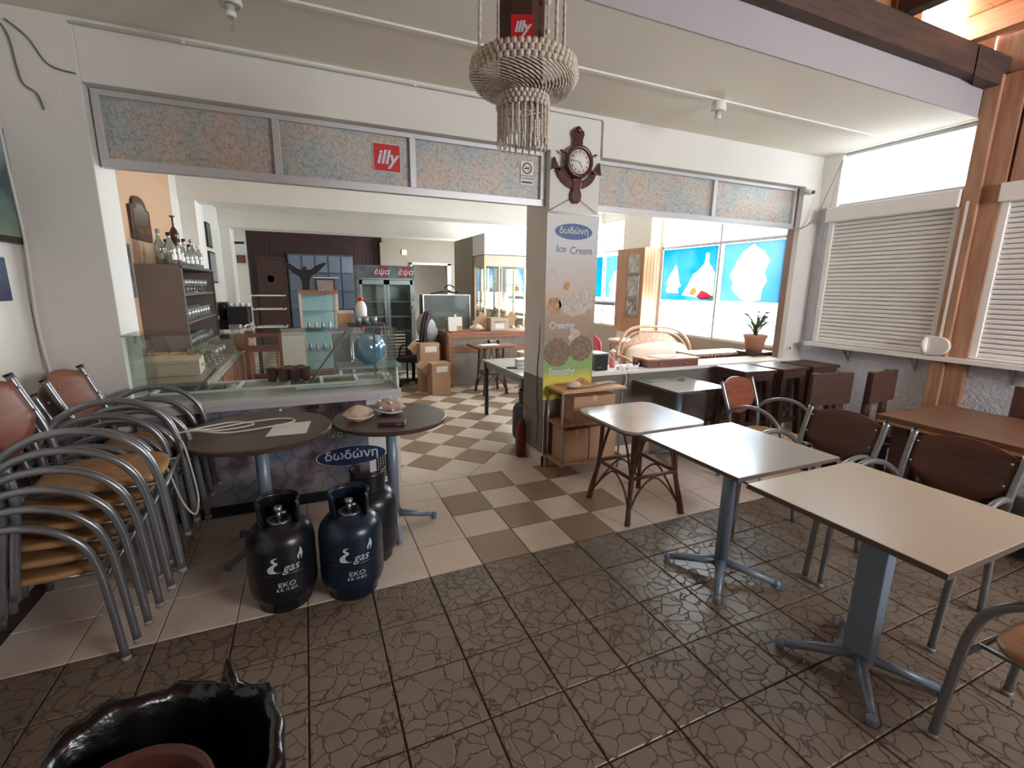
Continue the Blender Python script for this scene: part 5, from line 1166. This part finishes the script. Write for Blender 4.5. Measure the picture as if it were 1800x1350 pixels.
for j in range(9):
    u = j / 8; P.append([((.12 * math.cos(a)) * math.sin(PI * max(.04, u) * .96 + .02) * (1 + .15 * math.sin(a * 5 + j)), .08 * math.sin(a) * math.sin(PI * max(.04, u) * .96 + .02), .11 * u * (1 + .15 * math.sin(a * 3))) for a in [2 * PI * i / 24 for i in range(24)]])
B().grid(P, closed_u=True).build('cloth', m_cream, t)
o = B().box(-.24, -.05, 0, .20, .05, .02).build('wooden_tray', m_backr, None, (2.15, 5.02, .926), R(6), bev=.004); tag(o, 'reddish wooden board lying at the front edge of the bar', 'board')
# interior rattan table in front of the bar
t = thing('rattan_table', 'small brown rattan table with papers in front of the bar', 'table', (2.42, 4.42, 0)); rattan(t, .34, .26, .78, .20, m_ratt, m_tabw, .06)
o = B().box(-.15, -.09, 0, .15, .09, .004).build('paper_sheet', m_paper, None, (2.36, 4.36, .7805), R(5)); tag(o, 'white paper on the small rattan table by the bar', 'paper')
t = thing('hand_tool', 'pair of black and white headphones on the small rattan table', 'headphones', (2.50, 4.52, .7805)); t.name = 'headphones'; B().tube(arc((0, 0, .03), .08, 0, PI, 10, 'xy'), .008, 7).build('band', m_white, t); B().ball((-.08, 0, .03), .03, 10, 6).ball((.08, 0, .03), .03, 10, 6).build('ear_pad', m_black, t)
# white worktable behind the column
t = thing('work_table', 'white topped table with clutter, seen left of the column', 'table', (2.20, 2.62, 0)); B().box(-.36, -.62, .715, .50, .62, .74).build('tabletop', m_lam2, t, bev=.003); B().box(-.33, -.58, .64, .46, .58, .715).build('apron', m_grey, t)
for sx in (-.32, .46):
    for sy in (-.57, .57): B().box(sx - .02, sy - .02, 0, sx + .02, sy + .02, .70).build('leg', m_black, t)
t = thing('black_cable_tray', 'black handled knife-like tool on the white work table', 'tool', (1.98, 2.45, .7405), R(-30)); t.name = 'knife'; B().box(-.12, -.012, 0, 0, .012, .016).build('handle', m_black, t, bev=.003); B().box(0, -.012, .004, .13, .012, .007).build('blade', m_silver, t)
t = thing('tape_dispenser', 'small clear plastic box on the white work table', 'box', (2.12, 2.62, .7405)); t.name = 'plastic_box'; B().box(-.07, -.05, 0, .07, .05, .07).build('body', m_bottle, t, bev=.004); B().box(-.075, -.055, .07, .075, .055, .085).build('lid', m_white, t)
t = thing('waste_bin', 'pale waste bin beside the bar, left of the column', 'bin', (2.95, 4.2, 0)); B().lathe([(0, 0), (.12, 0), (.16, .66), (.165, .67), (.15, .66), (.11, .01)], n=22).build('bucket', m_cream, t); B().lathe([(.155, .655), (.17, .66), (.17, .675), (.155, .672)], n=22, closed=False).build('rim', m_wallw, t)
gas('black gas cylinder with collar left of the column under the work table', (1.90, 1.97, 0), m_gask, False, R(40))
t = thing('fire_extinguisher', 'dark red extinguisher cylinder standing left of the column foot', 'extinguisher', (1.66, 1.62, 0)); B().lathe([(0, 0), (.05, .004), (.052, .30), (.04, .345), (.015, .37), (0, .375)], n=20).build('body', M('dark_red_enamel', (110, 30, 34), .3), t); B().box(-.012, -.05, .37, .012, .04, .40).build('handle', m_black, t)
# office chair with bag, cartons
t = thing('office_chair', 'dark brown high-backed chair with a pale bag slung over it', 'chair', (1.38, 5.42, 0), R(60))
P = []
for j in range(11):
    u = j / 10; w = .20 * (1 - max(0, u - .7) ** 2 * 6); P.append([(w * s_, -.20 - .05 * u * 2 + .03 * (s_ * s_), .52 + .72 * u) for s_ in [-1, -.6, -.2, .2, .6, 1]])
for row in P[::-1]: pass
b = B().grid(P); b.grid([[(x, y - .05, z) for x, y, z in r] for r in P]); b.tube([P[0][0]] + [r[0] for r in P] + P[-1] + [r[-1] for r in P[::-1]], .03, 8); b.build('backrest', m_brown, t)
B().box(-.22, -.20, .42, .22, .22, .50).build('seat', m_brown, t, bev=.02); B().cyl((0, 0, .08), (0, 0, .42), .03, 12).build('gas_lift', m_black, t)
for k in range(5): a = R(72 * k); f = B().tube([(0, 0, .09), (.27 * math.cos(a), .27 * math.sin(a), .06)], .022, 8).build('base_arm', m_black, t); B().ball((.27 * math.cos(a), .27 * math.sin(a), .028), .028, 10, 6).build('caster', m_black, f)
for sx in (-1, 1): B().tube(smooth_path([(sx * .22, -.16, .50), (sx * .27, -.10, .70), (sx * .27, .10, .70), (sx * .24, .16, .48)]), .016, 8).build('armrest', m_brown, t)
t = thing('cloth_bag', 'pale grey cloth bag heaped against the brown office chair', 'bag', (1.55, 5.30, .72)); P = []
for j in range(12):
    u = j / 11; r = math.sin(PI * min(.985, max(.03, u))) ** .6; P.append([((.17 * r * math.cos(a)) * (1 + .10 * math.sin(a * 6 + j * .9)) + .10 * (1 - u), .14 * r * math.sin(a), .50 * u) for a in [2 * PI * i / 30 for i in range(30)]])
B().grid(P, closed_u=True).build('fabric', m_cloth, t)
t = thing('side_table', 'small dark side table carrying the pale bag', 'table', (1.66, 5.32, 0)); B().box(-.17, -.14, .69, .17, .14, .72).build('top', m_dwood, t)
for sx in (-.15, .15):
    for sy in (-.12, .12): B().box(sx - .015, sy - .015, 0, sx + .015, sy + .015, .69).build('leg', m_dwood, t)
for (x, y, w, d, h, z, lab) in ((1.62, 4.66, .15, .13, .50, 0, 'tall open brown cardboard box in front of the bar end'), (1.52, 4.90, .16, .09, .78, 0, 'brown cardboard box behind the tall open one by the bar end')):
    q = thing('cardboard_box', lab, 'box', (x, y, z), R(5)); B().box(-w, -d, 0, w, d, h).build('carton', m_card, q, bev=.003)
    B().beam((-w, 0, h), (-w - .12, 0, h - .12), 2 * d, .004, up=(0, 1, 0)).build('flap', m_card, q); B().box(-w * .5, -d - .001, h - .14, w * .7, -d, h - .05).build('label', m_paper, q)
# striped rack (white slats) by the fridge
t = thing('slatted_rack', 'low rack with many white slats left of the brown chair', 'rack', (1.05, 5.6, 0))
for k in range(13): B().box(-.26, -.01, .18 + k * .055, .26, .01, .205 + k * .055).build('slat', m_white, t)
for sx in (-.26, .26): B().box(sx - .012, -.02, 0, sx + .012, .02, .92).build('post', m_black, t)
# wall switches on the beige wall
o = B().box(0, -.02, 0, .14, 0, .14).build('wall_switch', m_paper, None, (2.28, 10.9, 2.50)); tag(o, 'small white notice on the beige wall above the drinks fridge', 'notice')

# ---- rattan sofa and right-hand clutter
t = thing('rattan_sofa', 'pale cane sofa with arched back and cream cushion below the windows', 'sofa', (4.42, 2.90, 0), R(-8))
archp = [(-.62, 0, .45), (-.60, .06, .80), (-.48, .10, 1.03), (-.30, .12, 1.12), (0, .12, 1.13), (.30, .12, 1.10), (.50, .10, 1.0), (.61, .06, .80), (.60, 0, .45)]
B().tube(smooth_path(archp, 5), .022, 9).build('back_frame', m_cane, t)
B().tube(smooth_path([(p[0] * .9, p[1] - .01, .45 + (p[2] - .45) * .9) for p in archp], 5), .012, 8).build('inner_frame', m_cane, t)
P = []
for j in range(7):
    u = j / 6; P.append([(-.52 + 1.04 * i / 14, .10 * u + .02, .45 + (.12 + .50 * math.sqrt(max(0, 1 - ((i - 7) / 7.6) ** 2))) * u * 1.0) for i in range(15)])
B().grid(P).build('woven_back', m_cane, t)
for sx in (-1, 1): B().tube(smooth_path([(sx * .60, .02, .72), (sx * .66, -.25, .74), (sx * .68, -.52, .70), (sx * .66, -.60, .58), (sx * .62, -.58, .30), (sx * .62, -.58, 0)], 5), .020, 9).build('arm', m_cane, t); B().tube([(sx * .60, 0, .45), (sx * .60, .02, 0)], .018, 8).build('rear_leg', m_cane, t)
B().box(-.60, -.56, .36, .60, .02, .40).build('seat_frame', m_cane, t, bev=.01)
B().box(-.56, -.54, .40, .56, -.04, .50).build('seat_cushion', m_cream, t, bev=.03, seg=4)
P = []
for sgn in (1, -1):
    pass
for j in range(12):
    v = PI * j / 11; row = []
    for i in range(30):
        a = 2 * PI * i / 30; c_ = math.cos(a); s_ = math.sin(a); rx = .52 * (abs(c_) ** .7) * (1 if c_ > 0 else -1); rz_ = .21 * (abs(s_) ** .8) * (1 if s_ > 0 else -1) * (1 + .08 * math.cos(2 * a) - .06 * math.cos(3 * a))
        k = math.sin(v) ** .5; row.append((rx * k, -.02 - .06 * math.cos(v), .72 + rz_ * k))
    P.append(row)
B().grid(P, closed_u=True).build('back_cushion', m_cream, t)
def round_stool(lab, x, y, h, r=.18):
    t = thing('round_stool', lab, 'stool', (x, y, 0)); B().lathe([(0, h - .05), (r * .94, h - .05), (r, h - .02), (r * .9, h), (0, h + .004)], n=26).build('seat', m_cream, t)
    B().lathe([(r * .80, h - .09), (r * .86, h - .09), (r * .86, h - .05), (r * .80, h - .05)], n=22, closed=False).build('ring', m_cane, t)
    for k in range(4): a = R(45 + 90 * k); B().tube([(r * .75 * math.cos(a), r * .75 * math.sin(a), h - .05), (r * .98 * math.cos(a), r * .98 * math.sin(a), 0)], .017, 8).build('leg', m_cane, t)
round_stool('pale round cane stool with cream seat left of the rattan sofa', 4.48, 3.85, .86, .21)
round_stool('second pale cane stool half hidden by the banner edge', 4.30, 4.75, .98, .17)
t = thing('pink_chair', 'bright pink plastic chair just right of the banner', 'chair', (3.62, 3.45, 0), R(-60)); P = []
for j in range(9):
    u = j / 8; P.append([(.20 * s_ * (1 - .35 * max(0, u - .5)), .02 + .05 * u + .04 * s_ * s_ * -1, .46 + .52 * u - .10 * s_ * s_ * u) for s_ in [-1, -.7, -.35, 0, .35, .7, 1]])
b = B().grid(P); b.grid([[(x, y + .02, z) for x, y, z in r] for r in P]); b.tube([r[0] for r in P] + P[-1][1:] + [r[-1] for r in P[::-1]][1:], .012, 6); b.build('backrest', m_pink, t)
B().box(-.20, -.38, .43, .20, .04, .46).build('seat', m_pink, t, bev=.01)
for sx in (-.18, .18):
    for sy in (-.35, .02): B().cyl((sx, sy, .43), (sx * 1.15, sy * 1.1, 0), .013, 8).build('leg', m_white, t)
# on the ledge
LZ = .8755
t = thing('wooden_tray_box', 'brown wooden drawer box with papers lying on the white ledge', 'drawer', (3.26, 1.42, LZ), R(-4)); B().box(-.32, -.13, .0, .32, .14, .075).build('box', M('reddish_brown_box', (124, 84, 74), .5), t, bev=.003); B().box(-.33, -.14, .075, .33, .15, .09).build('lid', m_pine, t, bev=.002)
for x in (-.16, .16): B().ball((x, -.138, .035), .010, 8, 5, sx=2).build('pull', m_silver, t)
o = B().box(-.13, -.09, 0, .13, .09, .006).build('magazine', m_paper, None, (3.22, 1.43, LZ + .0905), R(14)); tag(o, 'white magazine on the brown drawer box', 'magazine')
t = thing('black_computer_box', 'black box-shaped device on the ledge right of the banner', 'device', (2.40, 1.45, LZ)); t.name = 'black_device'; B().box(-.07, -.10, 0, .07, .10, .16).build('case', m_black, t, bev=.004); B().box(-.05, -.103, .03, -.01, -.10, .035).build('badge', m_silver, t); B().box(-.075, -.105, .16, .075, .105, .172).build('lid', m_fridge, t)
t = thing('figurine', 'small pink and white figurine on the ledge beside the black device', 'figurine', (2.63, 1.50, LZ)); B().lathe([(0, 0), (.03, 0), (.028, .02), (.012, .05), (.016, .10), (.01, .15), (0, .16)], n=14).build('body', m_pink, t); B().lathe([(0, .15), (.03, .155), (.032, .165), (.01, .185), (0, .19)], n=14).build('cap', m_white, t); B().ball((.03, -.01, .04), .024, 10, 6).build('base_shell', m_white, t)
t = thing('power_adapter', 'black power adapter on the ledge left of the drawer box', 'adapter', (2.90, 1.44, LZ)); B().box(-.03, -.025, 0, .03, .025, .055).build('body', m_black, t, bev=.004); B().box(-.01, -.027, .02, .012, -.025, .04).build('label', m_white, t)
t = thing('socket_strip', 'white multi-socket strip on the ledge beside the figurine', 'socket', (2.72, 1.36, LZ)); B().box(-.12, -.025, 0, .12, .025, .03).build('body', m_white, t, bev=.004)
for k in range(3): B().lathe([(0, 0), (.016, 0), (.016, .002), (0, .002)], n=12).build('outlet', m_black, t, (-.08 + .08 * k, 0, .030))
c = B().tube(smooth_path([(2.50, 1.40, 1.03), (2.54, 1.36, .98), (2.60, 1.30, .90), (2.64, 1.26, .80), (2.58, 1.24, .72), (2.42, 1.20, .795), (2.2, 1.15, .80)]), .005, 7).build('white_lead', m_wire); tag(c, 'white lead looping from the ledge down to the metal shelf unit', 'cable')
c = B().tube(smooth_path([(2.66, 1.30, .90), (2.66, 1.26, .82), (2.60, 1.22, .70), (2.4, 1.12, .795), (2.05, 1.05, .794), (1.85, 1.08, .794)]), .004, 7).build('black_lead', m_black); tag(c, 'black lead running over the top board of the shelf unit', 'cable')
o = B().ball((0, 0, .03), .05, 12, 8, sx=1.5, sz=.6).build('white_cloth', m_cream, None, (1.93, 1.10, .788)); tag(o, 'crumpled pale cloth on the top board of the shelf unit', 'cloth')
# glass ashtray and menu on the square table
t = thing('ashtray', 'square clear glass ashtray on the pale table by the column', 'ashtray', (3.17, 1.08, .7755)); B().lathe([(0, 0), (.045, 0), (.052, .03), (.044, .03), (.038, .008), (0, .008)], n=4, sm=False).build('body', m_bottle, t)
o = B().box(-.12, -.05, 0, .12, .05, .006).build('folder', m_fridge, None, (2.92, 1.17, .7755), R(12)); tag(o, 'thin grey folder on the pale table by the column', 'folder')
# pot plant, its low table, pipe radiator bench
t = thing('low_bench', 'dark slatted bench under the windows left of the flowerpot', 'bench', (4.55, 1.95, 0)); B().box(-.45, -.10, .86, .50, .22, .89).build('top', m_cane, t)
for k in range(16): B().box(-.43 + k * .058, -.105, .815, -.40 + k * .058, -.09, .86).build('slat', m_dwood, t)
for sx in (-.42, .46): B().box(sx - .02, -.08, 0, sx + .02, .2, .86).build('leg', m_dwood, t)
t = thing('plant_stand', 'low dark stand under the flowerpot at the window corner', 'stand', (4.93, 1.63, 0)); B().box(-.21, -.11, .905, .17, .15, .925).build('top', m_dwood, t)
for sx in (-.18, .14): B().box(sx - .015, -.1, 0, sx + .015, .13, .905).build('leg', m_dwood, t)
t = thing('potted_spider_plant', 'spider plant in a terracotta pot at the window corner', 'plant', (4.88, 1.66, .9255)); t.scale = (1.25,) * 3; B().lathe([(0, 0), (.075, 0), (.102, .13), (.112, .135), (.112, .165), (.10, .165), (.095, .14), (0, .135)], n=26).build('pot', m_terra, t); B().lathe([(0, .142), (.096, .143)], n=20, closed=False).build('soil', m_grout, t)
rp = random.Random(5)
for k in range(46):
    a = rp.uniform(0, 2 * PI); L_ = rp.uniform(.12, .24); up = rp.uniform(.10, .26); w = .012; c_, s_ = math.cos(a), math.sin(a); pts = [Vector((c_ * L_ * u ** 1.15, s_ * L_ * u ** 1.15, .14 + up * math.sin(PI * u * .80))) for u in [i / 6 for i in range(7)]]
    P = [[tuple(p + Vector((-s_ * .6, c_ * .6, .8)) * w * (1 - i / 6.5) * q) for q in (-1, 0, 1)] for i, p in enumerate(pts)]
    B().grid(P).build('leaf', m_leaf, t)
o = B().tube([(0, 0, .14), (.01, 0, .36), (.012, 0, .40)], .003, 6, rs=[.003, .003, .012]).build('flower_stalk', m_leaf, t)
t = thing('wall_socket', 'white wall socket on the post right of the flowerpot', 'socket', (5.02, 1.299, 1.0)); B().box(-.04, -.012, -.04, .04, 0, .04).build('plate', m_white, t, bev=.004); B().lathe([(0, 0), (.014, 0), (.014, .002), (0, .002)], n=14).build('hole', m_black, t, (0, -.0135, 0)).rotation_euler = (PI / 2, 0, 0)
S(B().box(4.955, 1.365, .875, 5.035, 1.46, 2.80).build('trim_12', M('mauve_post', (158, 126, 118), .5)))
# grey rail in front of the far windows
o = B().box(-.02, -.9, 0, .02, .9, .06).build('grey_rail', m_grey, None, (4.95, 5.6, 1.36)); tag(o, 'grey horizontal rail across the far windows', 'rail')
for y in (-.85, .85): B().box(.02, y - .02, .0, .25, y + .02, .06).build('bracket', m_grey, o)

# ---- far wall odds and ends
t = thing('framed_picture', 'small red framed picture at the left of the maroon panelling', 'picture', (-1.60, 10.995, 2.26)); B().box(-.09, -.03, -.09, .09, 0, .09).build('frame', m_anchor, t); B().box(-.07, -.033, -.07, .07, -.03, .07).build('print', m_backr, t)
t = thing('wall_bracket', 'black cross shaped wall bracket high at the left beside the maroon wall', 'bracket', (-1.64, 9.8, 2.55)); B().beam((-.08, 0, 0), (.25, 0, .01), .04, .05).build('arm', m_black, t); B().beam((.02, 0, -.16), (.02, 0, .12), .04, .04).build('upright', m_black, t)
t = thing('wall_mirror', 'small bright mirror hanging before the grey glass blocks, right of the eagle', 'mirror', (.27, 10.90, 1.62)); B().box(-.24, -.02, -.20, .24, 0, .20).build('frame', m_dwood, t); B().box(-.20, -.024, -.17, .20, -.02, .17).build('mirror', M('silvered_glass', (230, 232, 234), .03, 1.0), t); B().box(-.28, -.06, .22, .34, 0, .24).build('shelf', m_white, t)
